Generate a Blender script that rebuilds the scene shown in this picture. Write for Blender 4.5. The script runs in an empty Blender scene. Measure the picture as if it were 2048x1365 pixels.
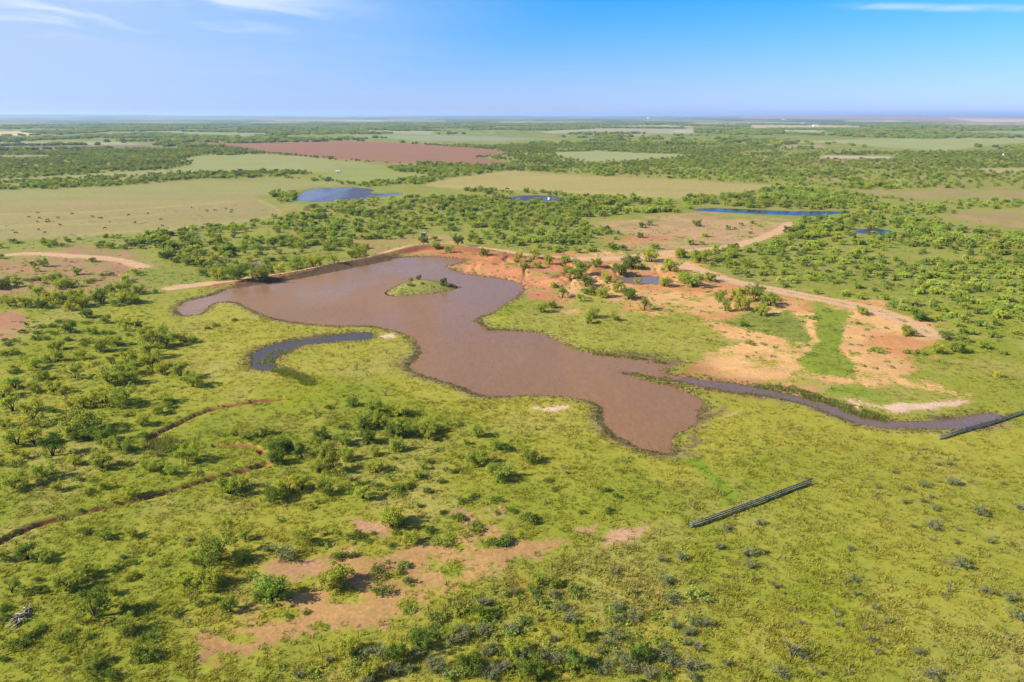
import bpy, bmesh, math, random
import numpy as np
from mathutils import Vector

# ------------------------------------------------------------------ camera, sky, sun, exposure
SC = bpy.context.scene
COL = SC.collection
H, F = 60.0, 1365.0
CX, CY = 1024.0, 682.5
PITCH = math.atan((CY - 229.5) / F)
cam_d = bpy.data.cameras.new('camera')
cam_d.sensor_width = 36.0
cam_d.lens = 36.0 * F / 2048.0
cam_d.clip_start, cam_d.clip_end = 0.5, 120000.0
cam = bpy.data.objects.new('camera', cam_d)
cam.location = (0, 0, H)
cam.rotation_euler = (math.pi / 2 - PITCH, 0, 0)
COL.objects.link(cam)
SC.camera = cam

SUN_EL, SUN_AZ_TRAVEL = math.radians(33), math.radians(13)   # light travels to +X, a little to +Y
d = Vector((math.cos(SUN_EL) * math.cos(SUN_AZ_TRAVEL), math.cos(SUN_EL) * math.sin(SUN_AZ_TRAVEL), -math.sin(SUN_EL)))
sun_d = bpy.data.lights.new('sun', 'SUN')
sun_d.energy, sun_d.angle, sun_d.color = 5.0, math.radians(0.6), (1.0, 0.93, 0.80)
sun = bpy.data.objects.new('sun', sun_d)
sun.rotation_euler = d.to_track_quat('-Z', 'Y').to_euler()
sun.location = (-60, -20, 90)
COL.objects.link(sun)

world = bpy.data.worlds.new('World')
SC.world = world
world.use_nodes = True
def build_world():
    nt = world.node_tree
    nt.nodes.clear()
    N, L = nt.nodes.new, nt.links.new
    out = N('ShaderNodeOutputWorld'); bg = N('ShaderNodeBackground')
    bg.inputs['Strength'].default_value = 0.10
    sky = N('ShaderNodeTexSky'); sky.sky_type = 'NISHITA'; sky.sun_disc = False
    sky.sun_elevation = SUN_EL
    sky.sun_rotation = math.atan2(-d.x, -d.y)
    sky.air_density, sky.dust_density, sky.ozone_density = 1.0, 0.2, 4.0
    sky.altitude = 400
    geo = N('ShaderNodeTexCoord'); sep = N('ShaderNodeSeparateXYZ')
    L(geo.outputs['Generated'], sep.inputs[0])
    def math_(op, a, b=None, clamp=False):
        m = N('ShaderNodeMath'); m.operation = op; m.use_clamp = clamp
        for i, v in enumerate((a, b)):
            if v is None: continue
            if isinstance(v, (int, float)): m.inputs[i].default_value = v
            else: L(v, m.inputs[i])
        return m.outputs[0]
    def sstep(v, a, b):
        m = N('ShaderNodeMapRange'); m.interpolation_type = 'SMOOTHSTEP'
        m.inputs['From Min'].default_value = a; m.inputs['From Max'].default_value = b
        L(v, m.inputs['Value']); return m.outputs[0]
    x, y, z = sep.outputs
    # colour of the sky: the physical sky graded to clear blue, brightened overhead as added fill
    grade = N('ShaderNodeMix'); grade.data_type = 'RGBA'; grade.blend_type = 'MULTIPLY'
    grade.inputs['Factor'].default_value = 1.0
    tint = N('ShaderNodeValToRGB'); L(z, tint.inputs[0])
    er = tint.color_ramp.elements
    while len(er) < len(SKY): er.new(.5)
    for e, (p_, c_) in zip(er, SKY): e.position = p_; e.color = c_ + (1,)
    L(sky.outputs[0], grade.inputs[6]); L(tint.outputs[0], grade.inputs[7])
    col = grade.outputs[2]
    # thin high cloud: streaks on a plane far overhead
    zz = math_('MAXIMUM', z, 0.02)
    u = math_('DIVIDE', x, zz); v = math_('DIVIDE', y, zz)
    comb = N('ShaderNodeCombineXYZ'); L(u, comb.inputs[0]); L(v, comb.inputs[1])
    def noise(sx, sy, rot, scale, detail, off, dist=0.0):
        mp = N('ShaderNodeMapping'); L(comb.outputs[0], mp.inputs[0])
        mp.inputs['Scale'].default_value = (sx, sy, 1); mp.inputs['Rotation'].default_value = (0, 0, rot)
        mp.inputs['Location'].default_value = (off, off * .7, off)
        n = N('ShaderNodeTexNoise'); n.inputs['Scale'].default_value = scale
        n.inputs['Detail'].default_value = detail; n.inputs['Distortion'].default_value = dist
        L(mp.outputs[0], n.inputs['Vector']); return n.outputs[0]
    n1 = noise(1, .55, .15, .75, 10, 3.1, .8)
    n2 = noise(1, .6, -.3, .18, 4, 7.7)
    az = math_('DIVIDE', x, math_('MAXIMUM', y, 0.05))          # tangent of the bearing
    left = sstep(math_('ADD', az, math_('MULTIPLY', n2, .6)), .40, -.40)
    up = sstep(math_('ADD', z, math_('MULTIPLY', az, -.02)), .085, .130)
    left2 = sstep(math_('ADD', az, math_('MULTIPLY', math_('SUBTRACT', n2, .5), .5)), -.24, -.46)
    wisps = math_('MULTIPLY', sstep(n1, .46, .68), math_('MULTIPLY', left2, up), True)
    veil = math_('MULTIPLY', math_('MULTIPLY', left, .8), sstep(z, .0, .05))
    # a thin streak to the other side
    zc = math_('ADD', math_('ADD', .120, math_('MULTIPLY', math_('SUBTRACT', az, .52), -.06)), math_('MULTIPLY', math_('SUBTRACT', n2, .5), .012))
    dz = math_('ABSOLUTE', math_('SUBTRACT', z, zc))
    streak = math_('MULTIPLY', sstep(dz, .006, .0), math_('MULTIPLY', sstep(az, .38, .46), sstep(n1, .42, .66)))
    cl = math_('ADD', math_('MULTIPLY', wisps, .72), math_('MULTIPLY', streak, .45), True)
    mixv = N('ShaderNodeMix'); mixv.data_type = 'RGBA'
    L(veil, mixv.inputs['Factor']); L(col, mixv.inputs[6]); mixv.inputs[7].default_value = VEIL
    col = mixv.outputs[2]
    mixc = N('ShaderNodeMix'); mixc.data_type = 'RGBA'
    L(cl, mixc.inputs['Factor']); L(col, mixc.inputs[6]); mixc.inputs[7].default_value = CLOUD
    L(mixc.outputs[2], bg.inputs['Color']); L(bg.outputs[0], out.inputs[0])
SKY = [(0.0, (.35, .45, .88)), (.04, (.34, .45, .84)), (.085, (.26, .47, .77)), (.14, (.11, .48, .77)), (.35, (.18, .50, .82)), (1.0, (.32, .62, .96))]  # top stops raised above the view, added fill for the shadows
CLOUD, VEIL = (3.9, 4.2, 4.9, 1), (2.35, 2.95, 4.4, 1)
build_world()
SC.view_settings.view_transform = 'Standard'
SC.view_settings.look = 'None'
SC.view_settings.exposure = 1.2
SC.view_settings.gamma = 1.0
SC.view_settings.use_curve_mapping = False
SC.cycles.use_denoising = True
SC.cycles.max_bounces = 6
SC.cycles.diffuse_bounces = 2
SC.cycles.glossy_bounces = 2
SC.cycles.transmission_bounces = 3
SC.cycles.transparent_max_bounces = 6
SC.cycles.volume_bounces = 0

# ------------------------------------------------------------------ small maths
rng = np.random.default_rng(11)
random.seed(5)
CP, SP = math.cos(PITCH), math.sin(PITCH)
def W(px, py, z=0.0):
    """a pixel of the photograph -> the point where its ray meets the level z"""
    a, b = (px - CX) / F, -(py - CY) / F
    dx, dy, dz = a, CP + b * SP, -SP + b * CP
    t = (z - H) / dz
    return dx * t, dy * t
def Wp(pts, z=0.0): return np.array([W(x, y, z) for x, y in pts])
def P(x, y):
    """ground points (level 0) -> photograph pixels"""
    dep = y * CP + H * SP
    ok = dep > 5
    dep = np.where(ok, dep, 5)
    up = y * SP - H * CP
    return np.where(ok, CX + F * x / dep, -9999), np.where(ok, CY - F * up / dep, 9999)
def lin(r, g, b, k=2.0):
    c = np.array([r, g, b]) / 255.0
    return np.where(c <= .04045, c / 12.92, ((c + .055) / 1.055) ** 2.4) / k
def sm(v, a, b):
    t = np.clip((v - a) / (b - a), 0, 1); return t * t * (3 - 2 * t)
def _h(i, j, s):
    n = (i.astype(np.int64) * 374761393 + j.astype(np.int64) * 668265263 + s * 974634777) & 0x7fffffff
    n = (n ^ (n >> 13)) * 1274126177 & 0x7fffffff
    return ((n ^ (n >> 16)) & 0xffff) / 65535.0
def vn(x, y, s=0):
    xi, yi = np.floor(x), np.floor(y)
    fx, fy = x - xi, y - yi
    fx, fy = fx * fx * (3 - 2 * fx), fy * fy * (3 - 2 * fy)
    a, b, c, e = _h(xi, yi, s), _h(xi + 1, yi, s), _h(xi, yi + 1, s), _h(xi + 1, yi + 1, s)
    return (a + (b - a) * fx) * (1 - fy) + (c + (e - c) * fx) * fy
def fbm(x, y, s=0, o=4):
    t, amp, tot = 0, 1.0, 0
    for k in range(o):
        t = t + amp * vn(x * 2 ** k + 17.3 * k, y * 2 ** k - 9.1 * k, s + k); tot += amp; amp *= .5
    return t / tot                                              # 0..1
def sdist(px, py, poly, pad=40.0):
    """signed distance to a polygon, negative inside; far points get +pad"""
    poly = np.asarray(poly, float)
    out = np.full(px.shape, pad)
    lo, hi = poly.min(0) - pad, poly.max(0) + pad
    m = (px > lo[0]) & (px < hi[0]) & (py > lo[1]) & (py < hi[1])
    if not m.any(): return out
    x, y = px[m], py[m]
    best = np.full(x.shape, 1e18); ins = np.zeros(x.shape, bool)
    n = len(poly)
    for i in range(n):
        (ax, ay), (bx, by) = poly[i], poly[(i + 1) % n]
        ex, ey = bx - ax, by - ay
        t = np.clip(((x - ax) * ex + (y - ay) * ey) / (ex * ex + ey * ey + 1e-12), 0, 1)
        best = np.minimum(best, (x - ax - t * ex) ** 2 + (y - ay - t * ey) ** 2)
        if ay != by:
            c = ((ay > y) != (by > y)) & (x < (bx - ax) * (y - ay) / (by - ay) + ax)
            ins ^= c
    dd = np.sqrt(best)
    out[m] = np.minimum(np.where(ins, -dd, dd), pad)
    return out
def ldist(x, y, line, pad=60.0):
    """distance to a polyline and the position along it"""
    line = np.asarray(line, float)
    out = np.full(x.shape, pad); pos = np.zeros(x.shape); side = np.zeros(x.shape)
    lo, hi = line.min(0) - pad, line.max(0) + pad
    m = (x > lo[0]) & (x < hi[0]) & (y > lo[1]) & (y < hi[1])
    if not m.any(): return out, pos, side
    X, Y = x[m], y[m]
    best = np.full(X.shape, 1e18); bp = np.zeros(X.shape); bs = np.zeros(X.shape)
    n = len(line) - 1
    for i in range(n):
        (ax, ay), (bx, by) = line[i], line[i + 1]
        ex, ey = bx - ax, by - ay
        t = np.clip(((X - ax) * ex + (Y - ay) * ey) / (ex * ex + ey * ey + 1e-12), 0, 1)
        qx, qy = X - ax - t * ex, Y - ay - t * ey
        q = qx * qx + qy * qy
        k = q < best
        best = np.where(k, q, best); bp = np.where(k, (i + t) / n, bp)
        bs = np.where(k, np.sign(ex * qy - ey * qx), bs)
    out[m] = np.minimum(np.sqrt(best), pad); pos[m] = bp; side[m] = bs
    return out, pos, side
def smooth_poly(pts, n=2, closed=True):
    p = np.asarray(pts, float)
    for _ in range(n):
        if closed:
            q = np.roll(p, -1, 0)
            p = np.stack([p * .75 + q * .25, p * .25 + q * .75], 1).reshape(-1, 2)
        else:
            a, b = p[:-1], p[1:]
            m = np.stack([a * .75 + b * .25, a * .25 + b * .75], 1).reshape(-1, 2)
            p = np.vstack([p[:1], m, p[-1:]])
    return p

# ------------------------------------------------------------------ the lie of the land (pixels of the photograph)
POND = [(351,617),(358,630),(383,633),(407,627),(411,615),(428,606),(454,603),(478,606),(495,615),(529,632),(556,640),(612,647),(668,652),(698,653),(747,651),(770,657),(800,666),(830,678),(846,704),(824,726),(820,736),(837,749),(886,762),(924,774),(950,787),(980,793),(1044,790),(1096,790),(1157,797),(1194,805),(1211,817),(1202,838),(1219,862),(1253,884),(1294,901),(1328,908),(1345,905),(1347,877),(1369,859),(1393,842),(1403,811),(1405,797),(1376,785),(1342,773),(1301,764),(1266,755),(1236,744),(1280,748),(1328,758),(1359,752),(1315,743),(1335,735),(1369,725),(1342,722),(1290,713),(1239,707),(1191,705),(1171,705),(1147,698),(1116,683),(1089,669),(1051,663),(1000,662),(969,663),(962,651),(946,643),(950,636),(977,628),(1007,611),(1033,594),(1053,574),(1037,565),(1007,558),(969,554),(931,549),(909,542),(888,533),(916,528),(936,522),(894,516),(856,514),(811,515),(762,519),(706,529),(650,540),(612,551),(556,563),(510,568),(480,572),(447,581),(438,589),(398,598),(368,604)]
CREEK = [(1328,757),(1393,770),(1444,781),(1513,788),(1560,796),(1612,806),(1634,816),(1666,828),(1695,838),(1722,850),(1754,856),(1808,857),(1867,860),(1915,859),(1955,854),(2006,836),(1995,828),(1960,828),(1928,835),(1875,842),(1808,843),(1754,842),(1722,834),(1701,822),(1661,811),(1634,802),(1604,795),(1570,788),(1530,778),(1478,771),(1427,764),(1359,754),(1335,750)]
ISLAND = [(772,587),(779,591),(795,593),(821,590),(848,589),(874,586),(890,583),(911,578),(911,573),(897,567),(880,563),(856,561),(830,562),(812,565),(795,572),(779,581)]
OXBOW = [(499,730),(502,711),(518,700),(548,689),(600,681),(660,673),(706,666),(739,666),(751,673),(736,679),(690,682),(642,686),(604,689),(578,702),(555,715),(551,730),(560,739),(544,741),(521,741),(503,738)]
SMALL_POND = [(1227,560),(1261,553),(1312,553),(1350,561),(1343,568),(1295,570),(1244,566)]
DAM_POOL = [(488,532),(497,527),(515,527),(521,530),(513,535),(495,536)]
FAR_POND = [(581,402),(600,392),(606,384),(632,377),(700,375),(731,377),(755,381),(735,386),(765,388),(817,386),(793,391),(731,398),(700,402),(660,404),(620,404)]
WOOD_POND = [(1015,397),(1040,392),(1090,391),(1140,397),(1130,402),(1060,402.5),(1014,401)]
BLUE_POND = [(1379,422),(1416,416),(1485,419),(1539,422),(1580,423),(1656,423),(1741,425),(1662,429),(1649,434),(1587,431),(1553,430),(1512,428),(1450,425)]
BLUE_POOL = [(1710,463),(1720,459),(1758,458),(1789,463),(1797,468),(1792,473),(1772,473),(1751,468),(1720,468)]
# name, outline, level, label, material, bank softness
WATERS = [
 ('pond', POND, -.30, 'wide muddy brown pond with a grassy island', 'mud', .7),
 ('creek', CREEK, -.306, 'shallow grey-brown creek arm leading from the pond to the fence', 'creek', .5),
 ('pond', OXBOW, -.30, 'narrow dark curved backwater beside the muddy pond', 'dark', .6),
 ('pond', SMALL_POND, -.30, 'small muddy pool among bushes on the bare red bank', 'pool', .6),
 ('pond', DAM_POOL, -.30, 'tiny grey pool in the brush behind the earth dam', 'dark', .5),
 ('pond', FAR_POND, -.35, 'slate blue pond at the corner of the tan cattle pasture', 'far', 1.2),
 ('pond', WOOD_POND, -.35, 'thin blue pond hidden in trees below the tan field', 'far', 1.0),
 ('pond', BLUE_POND, -.35, 'long deep blue pond lined by dense green trees', 'blue', 1.0),
 ('pond', BLUE_POOL, -.35, 'small oval deep blue pool enclosed by bushes', 'blue', .8)]
WPOLY = [smooth_poly(Wp(w[1], w[2]), 1) for w in WATERS]
ISL = smooth_poly(Wp(ISLAND, -.3), 1)
DAM = smooth_poly(Wp([(330,578),(400,569),(470,562),(530,554),(580,547),(640,535),(700,523),(750,514),(795,501),(840,491),(880,489),(920,493),(980,501),(1040,511),(1100,517)], 1.0), 1, False)
TRACK = smooth_poly(Wp([(345,574),(400,567),(470,560),(530,551),(580,545),(640,533),(700,521),(750,513),(790,498),(830,488),(870,486),(920,490),(980,498),(1040,508),(1100,514),(1180,516),(1260,514),(1330,517),(1390,533),(1450,557),(1520,571),(1600,587),(1680,602),(1750,617),(1800,635),(1840,655),(1875,668)], .6), 1, False)
TRACK2 = smooth_poly(Wp([(1255,514),(1320,506),(1380,500),(1450,494),(1510,481),(1560,462),(1582,446)]), 1, False)
TRACK3 = smooth_poly(Wp([(-60,516),(0,512),(60,507),(120,511),(180,514),(240,519),(285,533)]), 1, False)
GULLIES = [(Wp([(-60,1120),(0,1082),(40,1061),(90,1041),(200,1014),(330,984),(420,955),(500,935),(540,922)]), .68, .9),
           (Wp([(560,797),(515,801),(470,808),(430,815),(400,825),(370,838),(330,857),(305,868),(302,884),(322,898)]), .78, .8),
           (Wp([(430,889),(470,887),(500,889),(520,896),(524,906)]), .5, .5)]
MOUND = smooth_poly(Wp([(905,540),(990,510),(1100,516),(1220,528),(1320,535),(1400,556),(1380,575),(1200,572),(1120,580),(1050,568),(980,556)], 0), 1)

def terrain(x, y):
    """height of the ground, with the distance to the nearest water and to gullies"""
    r = np.hypot(x, y)
    z = (fbm(x / 55, y / 55, 3, 3) - .5) * .9 * sm(r, 40, 90)
    z = z + (fbm(x / 7, y / 7, 8, 2) - .5) * .18
    z = z + (fbm(x / 900, y / 900, 5, 3) - .5) * 9 * sm(r, 700, 3000)
    # low table hills at the skyline
    th = np.arctan2(x, y)
    z = z + 42 * sm(r, 13000, 20000) * np.clip(sm(th, -.40, -.50) + .8 * sm(th, .22, .45), 0, 1) * (.75 + .5 * fbm(th * 14, r * 0, 31, 3))
    z = z + 22 * sm(r, 12000, 19000) * sm(fbm(th * 9, r * 0 + .5, 41, 3), .45, .62)
    wet = np.full(x.shape, 60.0); lev = np.full(x.shape, -.3)
    wob = (fbm(x / 2.2, y / 2.2, 12, 3) - .5) * 1.8 + (fbm(x / 8, y / 8, 13, 2) - .5) * 1.6
    for (nm, o, lv, lb, mt, soft), poly in zip(WATERS, WPOLY):
        sd = sdist(x, y, poly, 60.0) + wob * soft
        if o is POND:
            si = sdist(x, y, ISL, 60.0) + wob * .25
            sd = np.maximum(sd, -si)
        lev = np.where(sd < wet, lv, lev); wet = np.minimum(wet, sd)
    k = sm(wet, 14, 2)
    z = z * (1 - k) + k * (lev + np.clip(wet * .13, -1.2, .28))
    # the island's hump
    si = sdist(x, y, ISL, 60.0)
    z = np.where(si < 1, np.maximum(z, -.3 + np.clip(-si + wob * .2, 0, 9) * .34 * (1 - np.clip(-si, 0, 9) * .035)), z)
    # the dam and the spoil beside it
    dd, pos, side = ldist(x, y, DAM)
    hgt = 1.5 * sm(pos, 0, .25) * sm(pos, 1.0, .85) + .2
    bank = hgt * np.clip(1.25 - np.abs(dd) / 5.5, 0, 1) ** 1.1
    z = np.where((dd < 8), np.maximum(z, bank + (fbm(x / 1.5, y / 1.5, 22, 3) - .5) * .5 * sm(dd, 1.5, 3) - .4), z)
    sd = sdist(x, y, MOUND, 30)
    rill = np.abs(fbm(x / 9, y / 22, 52, 3) - .5) * 4
    z = np.where((sd < 0) & (wet > 0), z + np.minimum(1.7 * sm(sd, 0, -7), np.clip(wet * .15, 0, 2)) * (.45 + .55 * sm(rill, 0, .5)), z)
    gul = np.full(x.shape, 60.0); gs = np.zeros(x.shape)
    for line, wd, dp in GULLIES:
        g, pos, side = ldist(x, y, smooth_poly(line, 2, False), 20.0)
        g = g / (wd * (.7 + .6 * fbm(pos * 30, pos * 0, 77, 3))) + wob * .12
        gs = np.where(g < gul, side, gs); gul = np.minimum(gul, g)
        z = z - dp * sm(g, 1.5, .55) * sm(pos, 1.0, .93)
    return z, wet, gul, gs

# ------------------------------------------------------------------ what covers the ground
GREEN, YELLOW, LUSH, OLIVE, DRY = lin(162,164,56), lin(190,178,72), lin(140,154,48), lin(158,158,80), lin(196,178,106)
SAND, RED, PALE, TAN, MUD = lin(238,188,126), lin(214,148,104), lin(240,208,176), lin(186,146,104), lin(120,98,72)
FIELDS = [  # outline in pixels, colour, edge softness in pixels
 ([(-300,490),(0,483),(200,473),(330,464),(430,453),(520,441),(560,431),(565,420),(530,405),(510,395),(560,385),(612,376),(640,370),(700,368),(640,362),(560,358),(380,365),(200,373),(80,380),(-300,392)], lin(172,154,102), 2.0),
 ([(-300,395),(0,384),(200,374),(380,366),(560,359),(640,363),(690,369),(600,374),(540,384),(420,390),(200,395),(0,405),(-300,420)], lin(166,160,98), 6.0),
 ([(-300,366),(0,359),(130,351),(300,341),(385,333),(385,324),(350,318),(420,310),(530,308),(600,312),(720,327),(770,333),(700,345),(560,344),(350,349),(200,356),(0,363),(-300,376)], lin(166,164,104), 1.5),
 ([(280,284),(420,285),(513,285),(700,282),(817,287),(970,297),(1039,308),(953,314),(1025,326),(936,330),(865,326),(782,327),(680,319),(600,312),(533,306),(480,297),(400,292)], lin(168,116,98), .6),
 ([(-300,284),(0,284),(240,284),(290,290),(0,291),(-300,292)], lin(186,172,124), .6),
 ([(-300,292),(0,291),(290,290),(335,297),(170,297),(0,299),(-300,300)], lin(140,122,110), .6),
 ([(-300,263),(0,264),(40,264),(112,271),(0,273),(-300,274)], lin(228,206,158), .5),
 ([(180,264),(350,263),(545,266),(535,271),(490,276),(400,273),(340,270)], lin(158,168,124), .6),
 ([(851,371),(865,364),(919,355),(974,347),(1022,343),(1124,349),(1227,354),(1380,360),(1450,366),(1553,371),(1485,385),(1416,393),(1348,398),(1329,397),(1227,395),(1124,385),(1022,380),(919,379)], lin(186,166,104), 1.0),
 ([(660,327),(731,332),(786,343),(865,352),(858,359),(782,362),(714,368),(660,362),(640,352),(690,346)], lin(158,162,92), 1.2),
 ([(1104,304),(1192,302),(1380,309),(1405,311),(1312,320),(1175,323),(1117,316)], lin(170,172,118), 1.0),
 ([(1669,280),(1826,276),(2048,275),(2300,275),(2300,284),(2048,285),(1980,290),(1895,302),(1758,294),(1683,287)], lin(172,174,110), .8),
 ([(1070,263),(1200,259),(1390,258),(1390,266),(1100,266)], lin(184,176,140), .6),
 ([(705,272),(890,272),(1100,279),(1000,284),(840,283),(740,276)], lin(160,166,126), .6),
 ([(510,240.6),(700,241),(890,241.4),(880,242.6),(700,243),(560,242.4)], lin(206,192,170), .4),
 ([(1500,251),(1660,251),(1790,254),(1620,256),(1500,255)], lin(208,188,150), .4),
 ([(1700,241),(1820,241.5),(1800,243.5),(1690,243)], lin(214,198,170), .4),
 ([(1400,233),(1600,234),(2300,236),(2300,244),(1950,243),(1720,239),(1500,238)], lin(186,152,132), .8),
 ([(1900,239),(2300,241),(2300,244),(1960,244)], lin(226,200,176), .4),
 ([(1950,262),(2300,258),(2300,274),(2048,273),(1900,268)], lin(160,170,118), .6),
 ([(720,263),(870,265),(860,269),(740,267)], lin(176,172,132), .5),
 ([(-300,247),(20,247),(155,248),(150,250),(0,250)], lin(190,184,150), .4),
 ([(560,258),(640,257.5),(700,258.5),(640,260),(570,260)], lin(196,190,156), .4),
 ([(1348,262),(1480,261),(1490,263.5),(1350,264.5)], lin(208,192,156), .4),
 ([(1560,261),(1650,262),(1640,264.5),(1570,264)], lin(196,192,158), .4),
 ([(1470,282),(1580,282),(1700,281),(1690,284),(1560,285),(1470,284.5)], lin(196,186,120), .5),
 ([(1100,252),(1330,251),(1420,252.5),(1330,254.5),(1150,254)], lin(200,190,156), .4),
 ([(1380,246),(1560,245.5),(1640,246.5),(1540,248),(1400,247.6)], lin(206,184,156), .4),
 ([(1840,248),(2300,247),(2300,250),(1900,250.5)], lin(200,172,150), .4),
 ([(1000,244),(1200,243.6),(1210,245),(1010,245.4)], lin(190,182,156), .35),
 ([(200,244),(360,243.6),(420,244.6),(300,245.6)], lin(180,176,150), .35),
 ([(1180,270),(1300,270),(1290,272.6),(1190,272.6)], lin(188,174,136), .5),
 ([(1540,292),(1640,290),(1650,294),(1560,296)], lin(190,166,132), .7),
 ([(1900,338),(2048,336),(2300,336),(2300,344),(2000,347)], lin(186,170,116), 1.2),
 ([(1700,362),(1800,358),(1830,362),(1740,367)], lin(190,168,118), 1.0),
 ([(-300,308),(0,309),(95,309),(104,316),(0,317),(-300,318)], lin(160,150,110), .8),
 ([(1650,312),(1780,313),(1782,317),(1690,318),(1640,316)], lin(206,190,168), .7)]
for i_, (p_, c_, s_) in enumerate(FIELDS):                          # the thin far strips, a little deeper
    ys_ = [q_[1] for q_ in p_]
    if max(ys_) < 270:
        m_ = sum(ys_) / len(ys_); FIELDS[i_] = ([(a_, m_ + (b_ - m_) * 1.6) for a_, b_ in p_], c_, s_)
# soft soil patches: outline, soil colour, strength, softness (px), grass colour of the gaps
SOIL = [
 ([(-200,500),(60,503),(180,508),(290,520),(300,545),(280,575),(180,580),(60,582),(-200,590)], lin(186,144,110), .8, 24),
 ([(-200,618),(0,618),(62,625),(55,650),(15,678),(-200,700)], lin(192,142,108), .85, 8),
 ([(640,1110),(700,1085),(740,1075),(860,1075),(930,1065),(985,1030),(1030,1040),(1045,1085),(1165,1090),(1160,1120),(1040,1130),(1010,1160),(880,1215),(760,1260),(560,1310),(420,1330),(400,1250),(510,1200),(620,1190),(640,1150)], lin(200,158,102), .95, 26),
 ([(680,1035),(760,1035),(770,1060),(700,1068)], lin(204,160,120), .85, 18),
 ([(890,1005),(990,1000),(1010,1040),(930,1045)], lin(200,160,116), .7, 22),
 ([(500,1130),(590,1120),(640,1110),(640,1150),(520,1160)], lin(204,158,116), .85, 18),
 ([(1145,1050),(1190,1045),(1195,1068),(1150,1072)], lin(204,162,120), .8, 11),
 ([(1215,1060),(1290,1045),(1285,1085),(1230,1102),(1212,1090)], lin(208,166,126), .9, 13),
 ([(395,1310),(440,1295),(440,1345),(385,1340)], lin(184,138,98), .6, 12),
 ([(240,1352),(275,1345),(270,1365),(238,1365)], lin(190,150,110), .6, 8),
 # the bare red bank
 ([(885,532),(930,518),(860,512),(800,516),(790,498),(860,484),(960,492),(1060,505),(1180,512),(1330,514),(1400,530),(1480,565),(1620,590),(1760,615),(1860,655),(1880,690),(1800,740),(1690,760),(1480,745),(1360,735),(1430,710),(1500,705),(1440,672),(1360,632),(1250,615),(1120,604),(1060,575),(980,556)], SAND, 1.0, 18),
 ([(890,533),(1000,508),(1120,515),(1230,530),(1220,550),(1130,570),(1120,605),(1050,600),(1060,575),(1000,556),(930,548)], RED, .9, 8),
 ([(800,516),(860,511),(935,521),(960,500),(880,489),(810,494)], RED, .85, 7),
 ([(1555,600),(1620,595),(1632,625),(1625,640),(1560,620)], SAND, 1.0, 6),
 ([(1620,650),(1650,650),(1652,682),(1625,680)], SAND, 1.0, 5),
 ([(1450,700),(1620,690),(1640,725),(1580,745),(1460,735)], SAND, .95, 12),
 ([(1675,660),(1720,648),(1830,700),(1860,720),(1740,730),(1690,712)], SAND, .9, 12),
 ([(1720,735),(1860,738),(1960,780),(1970,800),(1930,800),(1830,775),(1740,770)], SAND, .86, 16),
 ([(1420,730),(1560,750),(1700,765),(1690,790),(1560,775),(1430,750)], lin(212,162,114), .8, 12),
 ([(1690,790),(1760,808),(1830,806),(1930,802),(1960,805),(1890,822),(1800,830),(1720,815)], PALE, .86, 7),
 ([(1060,815),(1140,810),(1148,822),(1125,832),(1055,828)], PALE, .7, 8),
 ([(1290,740),(1370,724),(1500,764),(1580,784),(1610,800),(1500,796),(1425,792),(1412,835),(1352,905),(1340,915),(1430,880),(1450,800),(1380,778)], lin(138,114,86), .62, 18),
 ([(755,668),(790,668),(788,682),(760,682)], PALE, .75, 5),
 ([(1445,835),(1470,815),(1500,813),(1470,830),(1445,858)], lin(206,178,130), .62, 7),
 # rangeland beyond
 ([(1140,450),(1250,440),(1400,425),(1540,435),(1590,446),(1560,466),(1500,486),(1380,502),(1250,502),(1190,480),(1260,470)], lin(204,166,122), .85, 10),
 ([(690,482),(800,470),(900,470),(930,486),(840,484),(790,500),(700,512)], lin(186,152,104), .62, 7),
 ([(1690,380),(1900,378),(2300,385),(2300,398),(1850,402),(1740,395)], lin(178,156,106), .72, 4),
 ([(1840,432),(2048,414),(2300,414),(2300,470),(1980,452),(1880,442)], lin(182,152,108), .72, 5),
 ([(1450,322),(1700,318),(1860,318),(1860,326),(1600,331),(1460,328)], lin(190,146,116), .7, 3),
 ([(1590,356),(1750,352),(1740,362),(1600,364)], lin(186,160,112), .65, 3),
 ([(1240,280),(1480,284),(1500,296),(1320,290)], lin(176,150,120), .55, 2.5)]
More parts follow.
